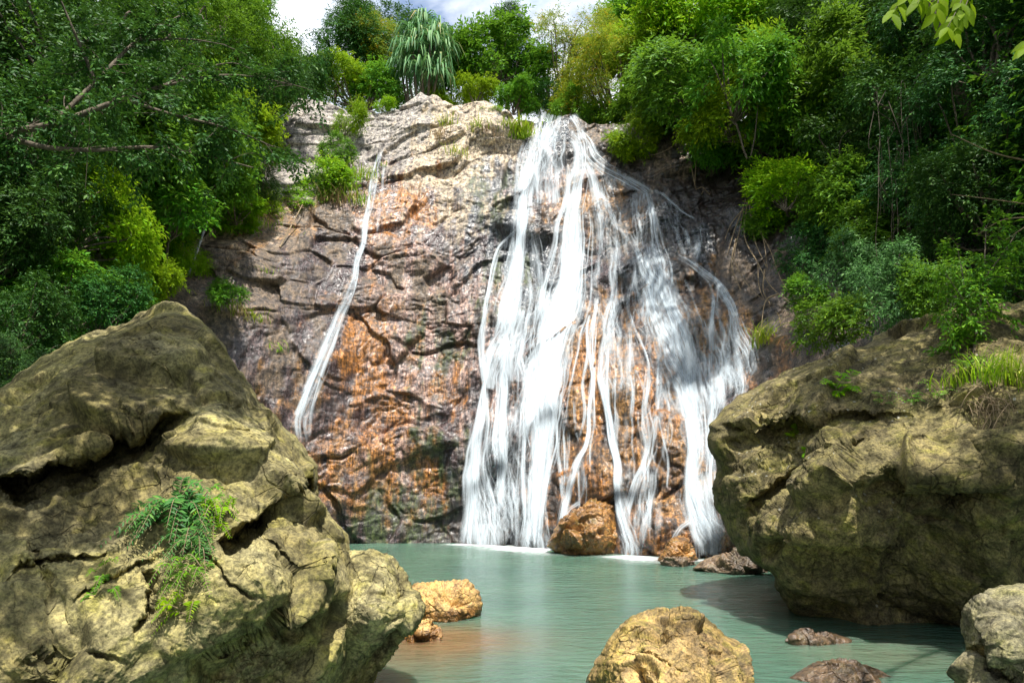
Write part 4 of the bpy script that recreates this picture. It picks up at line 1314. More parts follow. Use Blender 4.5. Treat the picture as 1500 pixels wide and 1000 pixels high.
for i in range(3):
    proto('broad', 100 + i, (2.2, 2.2, 2.2), 15, 0.85, 1900, 6, 0.28, 0.36, 0.5, 0.42, LEAF['mid'])
    proto('bright', 110 + i, (2.2, 2.2, 2.1), 15, 0.80, 2000, 6, 0.255, 0.36, 0.45, 0.40, LEAF['bright'])
    proto('dark', 120 + i, (2.2, 2.2, 2.2), 16, 0.80, 2600, 7, 0.165, 0.36, 0.55, 0.40, LEAF['dark'])
for i in range(2):
    proto('fine', 130 + i, (2.0, 2.0, 1.9), 18, 0.62, 3200, 8, 0.115, 0.42, 0.45, 0.36, LEAF['mid'])
    proto('finedark', 140 + i, (2.0, 2.0, 1.9), 18, 0.62, 3300, 8, 0.105, 0.42, 0.45, 0.36, LEAF['dark'])
    proto('yellow', 150 + i, (1.9, 1.9, 2.2), 18, 0.60, 2500, 8, 0.15, 0.24, 0.5, 0.42, LEAF['yellow'])
    proto('shrub', 160 + i, (0.9, 0.9, 0.75), 9, 0.36, 900, 7, 0.115, 0.36, 0.5, 0.26, LEAF['bright'])
    proto('shrubmid', 170 + i, (0.9, 0.9, 0.8), 9, 0.36, 900, 7, 0.12, 0.38, 0.5, 0.26, LEAF['mid'])
    proto('cool', 180 + i, (1.4, 1.4, 1.3), 12, 0.5, 1300, 8, 0.16, 0.26, 0.6, 0.42, LEAF['cool'])

_k = [0]
_rr = random.Random(3)


def tree(kind, px, py, Y, r, label, cat="tree", group=None, sz=1.0, name=None, to_cliff=False):
    _k[0] += 1
    rng = np.random.default_rng(900 + _k[0])
    crown, limbs, R = PROTO[kind][_k[0] % len(PROTO[kind])]
    c = at(px, py, Y)
    s = r * Y / 1000.0 / R[0] / (0.78 if group in (G2, G3) else 0.88)
    if to_cliff:
        q = drape(np.array([float(px)]), np.array([float(py)]))[0]
        g = q + np.array([0, 0.15, -R[2] * s * 0.8])
        g[1] = look(FS, np.array([g[0]]), np.array([g[2]]))[0] + 0.1
    elif Y < 31 and xl(Y) < c[0] < xr(Y):
        q = drape(np.array([float(px)]), np.array([float(py) + r * 0.35]))[0]
        g = np.array([q[0], max(q[1], c[1] + 0.3) + 0.1, q[2]])
        g[1] = max(float(look(FS, g[0:1], g[2:3])[0]) + 0.1, c[1] + 0.2) if py > 170 else float(look(FS, g[0:1], g[2:3])[0]) + 0.1
        g[2] = min(g[2], c[2] + 0.2)
    else:
        gx_, gy_ = c[0] + rng.normal() * 0.3, c[1] + rng.uniform(0.0, 0.5)
        for _ in range(12):
            if float(hill(gx_, gy_)) > c[2] - 3.5 or abs(gx_ - c[0]) > 6.5 or gy_ > 31:
                break
            gx_ += 0.45 if c[0] > 0 else -0.45
            gy_ += 0.4
        gz_ = float(hill(gx_, gy_)) - 0.15
        gz_ = min(gz_, c[2] - 0.3)
        g = np.array([gx_, gy_, gz_])
    shrub = kind.startswith('shrub') or r * Y / 1000.0 < 0.95
    o = empty(name or ("shrub" if shrub else "tree"), g)
    tag(o, label, "shrub" if (shrub and cat == "tree") else cat, group)
    rel = c - g
    b0 = rel + np.array([0, 0, -R[2] * 0.85 * s * sz])
    if b0[2] < 0.05:
        b0 = rel * 0.15
    path = catmull(np.array([[0, 0, 0], list(b0 * 0.5 + rng.normal(size=3) * [0.15, 0.15, 0.0]), list(b0), list(rel * 0.6 + b0 * 0.4)]), 14)
    r0 = float(np.clip(0.045 * np.linalg.norm(rel), 0.02, 0.16))
    v, q = tube(path, np.linspace(r0, r0 * 0.45, 14), 7)
    link("trunk" if not shrub else "stem", mesh_np("trunk", v, q), m_bark, o)
    co = link("crown", crown, None, o)
    rz = rng.uniform(0, 2 * math.pi)
    rs = rng.uniform(0.85, 1.25, 3)
    rt = rng.normal(size=2) * 0.3
    for ob in (co, link("limbs", limbs, None, o)):
        ob.location = rel
        ob.scale = (s * rs[0], s * rs[1], s * sz * rs[2])
        ob.rotation_euler = (rt[0], rt[1], rz)
    return o


G1 = "trees along the skyline above the cliff"
G2 = "trees on the right hillside"
G3 = "trees on the left hillside"
G4 = "shrubs growing on the cliff"
T = [
    # skyline
    ('dark', 524, 80, 38, 58, "tall dense tree on the skyline just left of the strap leaf palm", G1),
    ('dark', 520, 28, 40, 40, "upper crown of dark foliage at the left end of the skyline row", G1),
    ('dark', 572, 52, 41, 52, "dark tree behind the left side of the strap leaf palm", G1),
    ('dark', 662, 88, 41, 38, "dark tree peeping out behind the right side of the strap leaf palm", G1),
    ('yellow', 545, 66, 37.5, 34, "orange tinted small tree in front of the dark skyline trees left of the palm", G1),
    ('bright', 492, 125, 34, 42, "light green bushy tree above the grey outcrop", G1),
    ('broad', 545, 135, 34, 34, "mid green bush between grey outcrop and palm foot", G1),
    ('broad', 712, 92, 36, 46, "round green tree right of the palm on the skyline", G1),
    ('dark', 742, 45, 38, 28, "narrow tall dark tree poking highest right of the palm", G1),
    ('dark', 745, 85, 37, 34, "dark lower crown under the narrow tall tree", G1),
    ('bright', 695, 140, 34, 32, "low bright green bush on the cliff brow under the round tree", G1),
    ('broad', 790, 125, 36, 40, "green tree directly behind the lip of the main falls", G1),
    ('broad', 760, 150, 33.5, 24, "small bush on the brow just left of the falls lip", G1),
    ('dark', 810, 150, 34, 26, "dark bush hugging the rear of the falls lip", G1),
    ('bright', 640, 150, 33.5, 20, "small bright bush between palm stems and rock peak", G1),
    ('dark', 465, 112, 33, 28, "dark bush left of the light green one above the grey outcrop", G1),
    ('broad', 845, 165, 32, 30, "green bush right beside the falls lip", G1),
    ('dark', 625, 135, 37.5, 40, "dark bush filling the space behind the palm's stems", G1),
    # right, top edge
    ('yellow', 838, 85, 34, 42, "feathery yellow green tree nearest the sky gap on the right", G2),
    ('yellow', 888, 68, 36, 40, "feathery yellow tree with orange tips behind the first one", G2),
    ('yellow', 880, 125, 32, 46, "feathery yellow green tree overhanging the dark rock right of the lip", G2),
    ('broad', 940, 35, 38, 44, "green tree at the top edge above the feathery trees", G2),
    ('bright', 940, 75, 33, 54, "glossy bright tree in the middle of the upper right slope", G2),
    ('broad', 945, 145, 30, 52, "broad leaved tree leaning over the dark rock wall", G2),
    ('bright', 925, 205, 27.4, 30, "low bright leafy bough hanging beside the upper falls", G2),
    ('broad', 965, 170, 28.2, 34, "drooping bough right above the bare dark rock, nearest the falls", G2),
    ('broad', 1050, 215, 25.5, 34, "low bough dangling over the dark rock beside the root tangle", G2),
    ('bright', 1000, 35, 32, 58, "sunlit tree crown touching the top edge right of the feathery trees", G2),
    ('broad', 1005, 120, 25.5, 55, "green tree second row below the sunlit top crowns", G2),
    ('broad', 1000, 185, 28, 42, "leafy bush just above the bare dark rock wall", G2),
    ('bright', 1085, 30, 30, 60, "sunlit crown at the top edge above the centre of the right slope", G2),
    ('broad', 1075, 110, 22.5, 56, "green mid slope tree under the sunlit top edge crown", G2),
    ('bright', 1060, 170, 23.5, 42, "bright bush above the hanging roots", G2),
    ('broad', 1165, 40, 28, 62, "large green crown at the top edge right of centre", G2),
    ('bright', 1150, 120, 26, 56, "lit leafy tree in the middle of the right slope", G2),
    ('broad', 1110, 210, 25, 46, "green tree right above the root tangle", G2),
    ('broad', 1180, 200, 23.5, 52, "green tree right of the root tangle, mid slope", G2),
    ('bright', 1165, 285, 22, 42, "bright drooping bough lit above the brown rock ledge", G2),
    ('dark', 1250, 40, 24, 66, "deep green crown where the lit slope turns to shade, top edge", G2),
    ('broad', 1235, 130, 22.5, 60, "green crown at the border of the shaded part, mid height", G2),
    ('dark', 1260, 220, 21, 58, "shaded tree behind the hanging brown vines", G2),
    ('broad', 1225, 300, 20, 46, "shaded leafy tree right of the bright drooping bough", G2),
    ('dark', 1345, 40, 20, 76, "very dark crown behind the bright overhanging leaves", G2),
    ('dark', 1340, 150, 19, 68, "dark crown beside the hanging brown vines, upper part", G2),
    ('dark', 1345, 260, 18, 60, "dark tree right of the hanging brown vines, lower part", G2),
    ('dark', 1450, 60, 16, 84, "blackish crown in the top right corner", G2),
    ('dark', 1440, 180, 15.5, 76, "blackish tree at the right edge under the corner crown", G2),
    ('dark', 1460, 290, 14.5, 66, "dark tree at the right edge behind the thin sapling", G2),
    ('broad', 1290, 350, 18, 46, "dim green tree above the fern bank", G2),
    ('dark', 1390, 350, 16, 52, "dim tree behind the thin sapling, left side", G2),
    ('dark', 1180, 375, 20.5, 38, "dim bush over the brown rock ledge", G2),
    ('cool', 1250, 400, 17.5, 40, "dim long leaved bush in the hollow above the massive boulder", G2),
    ('shrubmid', 1222, 470, 15.2, 34, "yellow green bush where the slope meets the massive boulder", G2),
    ('cool', 1310, 425, 14.5, 46, "long leaved bush leaning over the back of the massive boulder", G2),
    ('shrubmid', 1370, 420, 13.5, 36, "small leaved bush behind the top of the massive boulder", G2),
    ('shrubmid', 1180, 430, 17.8, 22, "small bush on the brown ledge right of the last stream", G2),
    ('dark', 1510, 400, 13.0, 52, "dark bush at the right edge on the massive boulder's back", G2),
    ('dark', 1100, 60, 34, 62, "dark crowns seen between the top edge crowns right of the gap", G2),
    ('dark', 985, 90, 36, 58, "dark crown behind the glossy bright tree", G2),
    ('dark', 1210, 90, 30, 62, "dark crown deep behind the right slope's top row", G2),
    ('broad', 1290, 110, 24, 56, "green crown behind the hanging brown vines, top", G2),
    # left
    ('dark', 350, 90, 30, 70, "dark crown far back on the left, below the top edge", G3),
    ('dark', 290, 130, 27, 66, "dark crown far back behind the forked boughs", G3),
    ('broad', 215, 120, 22, 70, "mid green crown behind the fork of the dark boughs", G3),
    ('fine', 395, 150, 28, 26, "small leaved green bush just left of the grey outcrop", G3),
    ('broad', 110, 150, 17.5, 74, "green crown behind the thick end of the dark bough", G3),
    ('finedark', 418, 98, 27, 30, "small leaved tree against the sky at the left of the sky gap", G3),
    ('fine', 362, 28, 26, 40, "small leaved crown at the top edge left of the sky gap", G3),
    ('finedark', 392, 105, 24.5, 40, "small leaved dark bough reaching toward the grey outcrop", G3),
    ('fine', 335, 50, 23, 66, "green small leaved crown at the top edge, a third across", G3),
    ('bright', 335, 165, 22, 46, "sunlit tree with long leaves left of the grey outcrop", G3),
    ('broad', 402, 165, 31.5, 34, "bush behind the left shoulder of the grey outcrop", G3),
    ('dark', 385, 225, 29.5, 34, "dark bush in the cleft left of the grey outcrop", G3),
    ('bright', 378, 200, 24.5, 28, "bright leafy bough touching the left of the grey outcrop", G3),
    ('fine', 265, 60, 20, 76, "shaded small leaved crown behind the dark branches, top edge", G3),
    ('broad', 265, 180, 19, 66, "green tree seen through the dark branches", G3),
    ('finedark', 170, 70, 17, 86, "dark small leaved crown near the top left", G3),
    ('dark', 75, 70, 15, 88, "dark tree in the top left corner", G3),
    ('broad', 160, 215, 16.5, 72, "green tree behind the lower dark bough", G3),
    ('dark', 60, 215, 14, 78, "dark tree at the left edge below the branch fork", G3),
    ('broad', 310, 270, 21, 46, "shaded green bush above the grey pole", G3),
    ('finedark', 368, 255, 23.5, 34, "dark bough dangling in front of the rock ledge by the pole", G3),
    ('broad', 235, 300, 18.5, 52, "green tree left of the grey pole", G3),
    ('bright', 145, 335, 15.5, 64, "large sunlit bush at mid height on the left slope", G3),
    ('dark', 45, 350, 13.5, 70, "dark bush at the left edge beside the sunlit one", G3),
    ('broad', 110, 430, 13.8, 54, "green bush behind the peak of the huge olive boulder", G3),
    ('dark', 30, 470, 11.5, 52, "very dark bush at the left edge above the olive boulder", G3),
    ('bright', 205, 405, 17, 36, "bright bush at the left foot of the rock slope", G3),
    ('bright', 262, 375, 19.5, 28, "bright small bush at the base of the grey pole", G3),
    ('bright', 340, 305, 22.5, 28, "lit bush on the upper margin of the brown rock slope", G3),
    ('dark', 175, 460, 13.6, 40, "dark bush just behind the olive boulder's ridge", G3),
    ('dark', 20, 540, 10.2, 36, "blackish bush at the left edge touching the olive boulder", G3),
]
for row in T:
    tree(*row[:6], group=row[6])
C = [
    ('shrub', 508, 178, 28.6, 17, "narrow upright shrub rooted on the grey outcrop, upper end of the green strip", 1.7),
    ('shrubmid', 500, 225, 28.0, 20, "shrub in the middle of the green strip crossing the grey outcrop", 1.2),
    ('shrub', 468, 270, 26.8, 32, "wide bright shrub on the ledge left of the thin trickle", 1.0),
    ('shrubmid', 498, 275, 26.6, 26, "darker shrub beside the thin trickle's upper part", 1.3),
    ('shrub', 435, 295, 26.0, 26, "bright shrub at the left end of the ledge above the brown rock slope", 0.8),
    ('shrub', 400, 300, 25.0, 22, "bright low shrub on the upper edge of the brown slope", 0.8),
    ('shrubmid', 335, 430, 20.2, 20, "small shrub in the hollow of the brown slope behind the olive boulder", 1.0),
    ('shrub', 300, 385, 21.2, 20, "low shrub at the left margin of the brown slope", 0.7),
    ('shrub', 560, 155, 30.4, 14, "tiny shrub on the brow of the pale rock under the palm", 0.9),
    ('shrub', 720, 165, 29.6, 14, "tiny bright shrub on the brow left of the falls", 0.8),
    ('shrubmid', 1120, 330, 22.8, 24, "dim shrub among the hanging roots", 1.0),
]
for kd, px, py, Y, r, lab, sz in C:
    tree(kd, px, py, Y, r, lab, "shrub", G4, sz, "shrub", True)


# ---------------------------------------------------------------- undergrowth
def undergrowth(label, xs, ys, n, mat, seed, L=0.2, hgt=1.6):
    rng = np.random.default_rng(seed)
    x = rng.uniform(*xs, n * 3); y = rng.uniform(*ys, n * 3)
    z = hill(x, y)
    ok = (z > 0.6)
    x, y, z = x[ok][:n], y[ok][:n], z[ok][:n]
    e = 0.1
    nx = -(hill(x + e, y) - hill(x - e, y)) / (2 * e); ny = -(hill(x, y + e) - hill(x, y - e)) / (2 * e)
    N = unit(np.stack([nx, ny, np.ones_like(nx)], -1))
    P = np.stack([x, y, z], -1) + N * (rng.random((len(x), 1)) ** 0.7 * hgt * (0.35 + 0.65 * sstep(-0.25, 0.3, fbm(np.stack([x * 0.6, y * 0.6, z * 0.6], -1), 3)))[:, None])
    A = unit(N + rng.normal(size=P.shape) * 0.6 + [0, 0, 0.3])
    V, Q, ti = sprays(rng, P, A, 6, L, 0.38, 0.5, 0.4)
    o = link("undergrowth", foliage_mesh("undergrowth", V, Q, ti, mat))
    tag(o, label, "undergrowth", kind="stuff")


undergrowth("leafy undergrowth covering the left slope", (-24, -7), (6, 36), 34000, LEAF['mid'], 41)
undergrowth("leafy undergrowth covering the right slope", (7, 26), (6, 36), 36000, LEAF['mid'], 42)
undergrowth("leafy undergrowth on the ground behind the cliff brow", (-14, 14), (32.5, 42), 9000, LEAF['mid'], 43)
LEAF['sprig'] = leaf_material("young_bright_leaf", [(0.0, (0.06, 0.15, 0.010)), (1.0, (0.14, 0.26, 0.015))], 0.5, 0.6, 0.12, (0.20, 0.40, 0.015))
# ------------------------------------------------------------------ strap leaf palm (pandanus) on the brow
def strap_leaves(rng, heads, per, L, W, rise=0.5):
    V, Q, Tn = [], [], []
    off = 0
    ns = 9
    for h in heads:
        for k in range(per):
            a = rng.uniform(0, 2 * math.pi)
            out = np.array([math.cos(a), math.sin(a), 0])
            l = L * rng.uniform(0.65, 1.15)
            el_ = rng.uniform(0.15, 1.35)
            s = np.linspace(0, 1, ns)
            el_s = el_ - (el_ + rng.uniform(1.1, 1.5)) * sstep(0.08, 0.55, s)
            dr = np.cos(el_s)[:, None] * out + np.sin(el_s)[:, None] * np.array([0, 0, 1.0])
            p = h + np.vstack([[0, 0, 0], np.cumsum(dr[:-1] * l / (ns - 1), 0)])
            sd = np.array([-out[1], out[0], 0]) + rng.normal(size=3) * 0.2
            sd /= np.linalg.norm(sd)
            w = W * np.array([0.7, 1, 1, 1, .95, .85, .7, .45, .05])[:, None] * 0.5
            nn = np.cross(dr, sd)
            V.append(np.stack([p - sd * w, p - nn * w * 0.35, p + sd * w], 1).reshape(-1, 3))
            q = []
            for i in range(ns - 1):
                q += [[off + 3 * i, off + 3 * i + 1, off + 3 * i + 4, off + 3 * i + 3], [off + 3 * i + 1, off + 3 * i + 2, off + 3 * i + 5, off + 3 * i + 4]]
            Q.append(q)
            Tn.append(np.full(2 * (ns - 1), np.clip(rng.uniform(0, 1) ** 0.8, 0, 1)))
            off += 3 * ns
    return np.vstack(V), np.vstack(Q), np.concatenate(Tn)


rng = np.random.default_rng(77)
pc = at(622, 150, 33.2)
pz = float(hill(pc[0], pc[1]))
palm = empty("strap_leaf_palm", (pc[0], pc[1], pz))
tag(palm, "pandanus palm with long drooping strap leaves standing on the cliff brow", "palm")
heads = []
for px, py, dY in [(592, 70, 0), (603, 45, .4), (622, 32, .6), (640, 45, .3), (650, 72, 0), (605, 75, -.8), (630, 65, -1.0), (645, 95, -.4), (597, 100, -.3), (618, 100, -1.2), (640, 110, -.9), (586, 95, .3), (612, 55, -.5), (638, 52, -.6)]:
    heads.append(at(px, py, 33.2 + dY))
Pb = np.array([pc[0], pc[1], pz])
V, Q, tn = strap_leaves(rng, [h - Pb for h in heads], 60, 1.9, 0.075)
link("crown", foliage_mesh("crown", V, Q, tn, LEAF['pandan']), None, palm)
parts = []
for i, h in enumerate(heads):
    fork = np.array([rng.normal() * 0.25, rng.normal() * 0.2, 0.8 + rng.random()])
    parts.append(tube(catmull(np.array([[rng.normal() * .3, rng.normal() * .2, -0.2], list(fork), list(fork * .3 + (h - Pb) * .7 + [0, 0, -.2]), list(h - Pb)]), 12), np.linspace(0.11, 0.05, 12), 7))
v, q = join(parts)
link("trunk", mesh_np("trunk", v, q), m_bark, palm)


# ------------------------------------------------------------------ grass tufts
def blades(rng, n, L, W, spread, lean, base_r):
    ns = 5
    V, Q, Tn = [], [], []
    s = np.linspace(0, 1, ns)
    for k in range(n):
        a = rng.uniform(0, 2 * math.pi)
        o = np.array([math.cos(a), math.sin(a), 0])
        b0 = rng.normal(size=3) * np.array([base_r, base_r * 0.5, base_r * 0.3])
        l = L * rng.uniform(0.5, 1.15)
        sp = rng.uniform(0.2, 1.0) * spread
        p = b0 + (s[:, None] * np.array([0, 0, 1]) + (s ** 2)[:, None] * (o * sp + np.array(lean)) - (s ** 3)[:, None] * np.array([0, 0, 0.45 * sp])) * l
        sd = np.array([-o[1], o[0], 0]) * 0.8 + rng.normal(size=3) * 0.3
        w = W * np.array([.8, 1, .85, .55, .04])[:, None] * 0.5
        V.append(np.stack([p - sd * w, p + sd * w], 1).reshape(-1, 3))
        off = k * 2 * ns
        Q.append([[off + 2 * i, off + 2 * i + 1, off + 2 * i + 3, off + 2 * i + 2] for i in range(ns - 1)])
        Tn.append(np.full(ns - 1, rng.random()))
    return np.vstack(V), np.vstack(Q), np.concatenate(Tn)


def tuft(p, n, L, label, mat='grass', W=0.03, spread=0.8, lean=(0, -0.3, 0), base_r=0.2, seed=0, group="grass tufts on the rock"):
    V, Q, tn = blades(np.random.default_rng(500 + seed), n, L, W, spread, lean, base_r)
    o = link("grass_tuft", foliage_mesh("grass_tuft", V, Q, tn, LEAF[mat]), None, None, p)
    tag(o, label, "grass tuft", group)
    return o


TU = [(757, 196, 260, .75, "thick bright green grass tuft beside the falls lip", 'grass', .42, .05), (764, 205, 140, .55, "lower bright grass clump hanging just under the thick one by the lip", 'grass', .3, .04),
      (652, 185, 60, .8, "dry yellow grass tuft on the pale rock below the peak", 'grass', .25, .03), (645, 205, 50, .7, "dry grass wisp lower down the pale rock crack", 'straw', .2, .03), (668, 228, 60, .6, "yellow green tuft in the crack of the pale rock", 'grass', .3, .03),
      (702, 190, 60, .6, "grass tuft on the pale rock halfway from the peak to the lip", 'grass', .3, .03), (715, 196, 40, .5, "small dry tuft next to the lip side of the pale rock", 'straw', .2, .03),
      (528, 265, 110, .9, "long hanging grass left of the trickle", 'grass', .35, .035), (520, 300, 80, .7, "grass fringe on the wet ledge beside the trickle", 'grass', .35, .035), (490, 300, 90, .8, "dry straw hanging under the ledge shrubs", 'straw', .4, .03),
      (325, 455, 90, .6, "grass in the hollow of the brown slope", 'grass', .35, .025), (345, 465, 70, .6, "dry grass drooping in the hollow behind the olive boulder", 'straw', .3, .02), (370, 470, 60, .45, "small green tuft on the brown slope right of the hollow", 'grass', .25, .025),
      (405, 515, 40, .4, "tiny tuft in the dark seam of the brown slope", 'grass', .2, .025), (390, 335, 60, .5, "yellowish grass patch near the top of the brown slope", 'grass', .4, .025), (350, 320, 60, .6, "straw grass along the upper margin of the brown slope", 'straw', .4, .025),
      (270, 395, 70, .6, "grass at the foot of the grey pole", 'grass', .35, .025), (1118, 505, 90, .9, "dark grass hanging beside the last stream", 'grass', .2, .03), (1195, 480, 70, .6, "dry grass on the brown ledge", 'straw', .3, .025), (390, 400, 25, .3, "tiny green tuft in the middle of the brown slope", 'grass', .15, .02), (560, 245, 25, .35, "tiny tuft beside the trickle's start", 'grass', .12, .02)]
for i, (px, py, n_, L_, lab, mt, br, wd) in enumerate(TU):
    p = drape(np.array([float(px)]), np.array([float(py)]))[0]
    tuft(p, n_, L_, lab, mt, wd, 0.8, (0, -0.45, -0.15), br, i)


# ------------------------------------------------------------------ dark boughs of the near tree at the left
def boughs(name, label, lines, rngseed, mat, leafL, aspect, per_m, ls, m, base, extra_trunk=None, tw=0.9, droop=0.5):
    rng = np.random.default_rng(rngseed)
    o = empty(name, base)
    tag(o, label, "tree")
    parts, tips, axes = [], [], []
    for L, r0, r1 in lines:
        w = np.array([at(a, b, y) for a, b, y in L]) - np.array(base)
        path = catmull(w, 40)
        parts.append(tube(path, np.linspace(r0, r1, 40), 7))
        ln = np.linalg.norm(np.diff(path, axis=0), axis=1).sum()
        for k in range(int(ln * per_m)):
            i = int(rng.uniform(6, 39.9))
            d = unit(rng.normal(size=3) * [1, 0.9, 0.55] + unit(path[min(i + 1, 39)] - path[i - 1]) * 0.5)
            l = tw * rng.uniform(0.3, 1.0)
            a = path[i]
            mid = a + d * l * 0.5 + rng.normal(size=3) * 0.06
            e = a + d * l + [0, 0, -0.25 * l]
            tp = catmull(np.array([a, mid, e]), 8)
            parts.append(tube(tp, np.linspace(r1 * 0.7, 0.003, 8), 4))
            for j in range(2, 8):
                for _ in range(3):
                    tips.append(tp[j])
                    axes.append(unit(d + rng.normal(size=3) * 0.75))
    v, q = join(parts)
    link("limbs", mesh_np("limbs", v, q), m_bark, o)
    V, Q, ti = sprays(rng, np.array(tips), np.array(axes), m, leafL, aspect, droop, ls)
    link("crown", foliage_mesh("crown", V, Q, ti, LEAF[mat]), None, o)
    if extra_trunk is not None:
        v, q = tube(catmull(np.array(extra_trunk, float) - np.array(base), 16), np.linspace(0.3, 0.12, 16), 9)
        link("trunk", mesh_np("trunk", v, q), m_bark, o)
    return o


gx_ = -9.6
bz = float(hill(gx_, 9.0))
p_in = at(-60, 200, 9.2)
boughs("bough_tree", "near dark tree at the left edge whose forked boughs spread over the upper left",
       [([(-80, 205, 9.2), (0, 195, 9.0), (76, 182, 9.0), (180, 145, 9.3), (238, 126, 9.6), (320, 95, 10)], 0.075, 0.016),
        ([(0, 196, 9.0), (68, 216, 8.8), (135, 220, 8.8), (225, 216, 9.0), (300, 228, 9.4), (372, 246, 9.8)], 0.045, 0.010),
        ([(76, 182, 9.0), (140, 120, 9.4), (200, 60, 9.9), (270, 20, 10.3)], 0.04, 0.012),
        ([(180, 145, 9.3), (260, 170, 9.0), (340, 190, 9.2), (400, 215, 9.6)], 0.03, 0.008),
        ([(140, 120, 9.4), (110, 50, 9.2), (80, -20, 9.0)], 0.03, 0.010),
        ([(238, 126, 9.6), (330, 110, 9.9), (410, 120, 10.3), (450, 130, 10.6)], 0.022, 0.006),
        ([(200, 60, 9.9), (280, 58, 10.0), (330, 66, 10.4)], 0.022, 0.006)],
       61, 'dark', 0.085, 0.42, 7.0, 0.22, 7, (gx_, 9.0, bz), [(gx_, 9.0, bz - 0.2), (gx_ + 0.5, 9.0, bz * 0.5 + p_in[2] * 0.5), tuple(p_in)])

# ------------------------------------------------------------------ canopy of the trees that overhang the viewpoint
def overhead(label, c, R, seed, mat, ns, g):
    cr, lb, _ = make_crown(seed, R, 14, 0.75, ns, 7, 0.15, 0.4, 0.5, 0.4, LEAF[mat])
    o = empty("overhanging_tree", g)
    tag(o, label, "tree")
    rel = np.array(c) - np.array(g)
    a = link("crown", cr, None, o); a.location = rel
    a = link("limbs", lb, None, o); a.location = rel
    v, q = tube(catmull(np.array([[0, 0, 0], list(rel * [0.2, 0.3, 0.6]), list(rel + [0, 0, -R[2] * .8])]), 14), np.linspace(0.22, 0.1, 14), 8)
    link("trunk", mesh_np("trunk", v, q), m_bark, o)
    return o


ov = overhead("tree on the right whose bright leafy twig hangs into the top right corner", (8.6, 7.3, 11.3), (3.4, 2.8, 1.6), 71, 'mid', 3000, (12.5, 7.5, float(hill(12.5, 7.5))))
overhead("tall tree shading the right slope from beyond the right edge", (13.2, 13.5, 19.5), (4.0, 4.6, 3.0), 72, 'dark', 2300, (16.5, 13.0, float(hill(16.5, 13.0))))
overhead("tree leaning over the huge olive boulder and dappling it", (-3.4, 3.9, 8.7), (2.4, 2.4, 0.9), 73, 'mid', 2500, (-9.5, 1.0, float(hill(-9.5, 1.0))))


overhead("tall tree whose high crown beyond the top edge shades the right part of the falls", (7.8, 17.6, 20.8), (2.8, 3.2, 1.7), 74, 'mid', 2200, (13.0, 17.2, float(hill(13.0, 17.2))))


def nice_leaf(pos, d, nrm, L, W):
    """rounded pointed leaf with folded midrib: 11 verts each"""
    d = unit(d); side = unit(np.cross(d, nrm)); up = np.cross(side, d)
    prof = [(0, 0), (.16, .55), (.4, 1.0), (.66, .82), (.86, .4), (1.0, 0)]
    rows = []
    for s_, w_ in prof:
        c = pos + d * L[:, None] * s_ - up * (L * 0.16 * s_ * s_)[:, None]
        hw = (W * w_ * 0.5)[:, None]
        rows += [c + side * hw + up * hw * 0.25, c, c - side * hw + up * hw * 0.25]
    V = np.stack(rows, 1).reshape(-1, 3)
    k = np.arange(len(pos))[:, None] * 18
    qs = []
    for i in range(5):
        a = 3 * i
        qs += [np.hstack([k + a, k + a + 1, k + a + 4, k + a + 3]), np.hstack([k + a + 1, k + a + 2, k + a + 5, k + a + 4])]
    return V, np.stack(qs, 1).reshape(-1, 4)


rng = np.random.default_rng(81)
pp, dd, nn = [], [], []
tw_parts = []
ovb = np.array(ov.location)
for L in [[(1420, -40, 4.6), (1412, -8, 4.5), (1400, 18, 4.45), (1388, 40, 4.4)], [(1440, -30, 4.6), (1418, 0, 4.5), (1408, 25, 4.45), (1396, 44, 4.45)], [(1350, -40, 4.7), (1330, -10, 4.6), (1316, 8, 4.55), (1306, 20, 4.5)], [(1385, -40, 4.6), (1376, -5, 4.5), (1370, 20, 4.45)], [(1360, -30, 4.6), (1352, -8, 4.55), (1344, 4, 4.5)], [(1530, 40, 4.8), (1512, 58, 4.75), (1500, 72, 4.7)]]:
    w = catmull(np.array([at(*k) for k in L]), 10)
    tw_parts.append(tube(w - ovb, np.linspace(0.006, 0.002, 10), 5))
    for i in range(2, 10):
        for sgn in (-1, 1):
            ax = unit(w[i] - w[i - 1])
            pp.append(w[i] - ovb)
            dd.append(ax * 0.7 + np.array([sgn * 0.55, rng.normal() * 0.3, -0.45 + rng.normal() * 0.15]))
            nn.append(np.array([rng.normal() * 0.4, -0.8, 0.5]))
br = catmull(np.array([list(rel_) for rel_ in (ovb * 0 + np.array([9.0, 7.0, 10.2]), np.array([5.5, 5.5, 7.6]), at(1420, -40, 4.6))]), 14) - ovb
tw_parts.append(tube(br, np.linspace(0.05, 0.006, 14), 6))
for tgt in [(1440, -30, 4.6), (1350, -40, 4.7), (1385, -40, 4.6), (1360, -30, 4.6), (1530, 40, 4.8)]:
    tw_parts.append(tube(catmull(np.array([br[9], (br[9] + at(*tgt) - ovb) * 0.5 + [0, 0, .1], at(*tgt) - ovb]), 8), np.linspace(0.015, 0.006, 8), 5))
v, q = join(tw_parts)
link("twig", mesh_np("twig", v, q), m_bark, ov)
Ls = rng.uniform(0.10, 0.185, len(pp))
V, Q = nice_leaf(np.array(pp), np.array(dd), np.array(nn), Ls, Ls * 0.36)
link("leaves", foliage_mesh("leaves", V, Q, np.repeat(rng.uniform(0.4, 1, len(pp)), 10), LEAF['sprig']), None, ov)


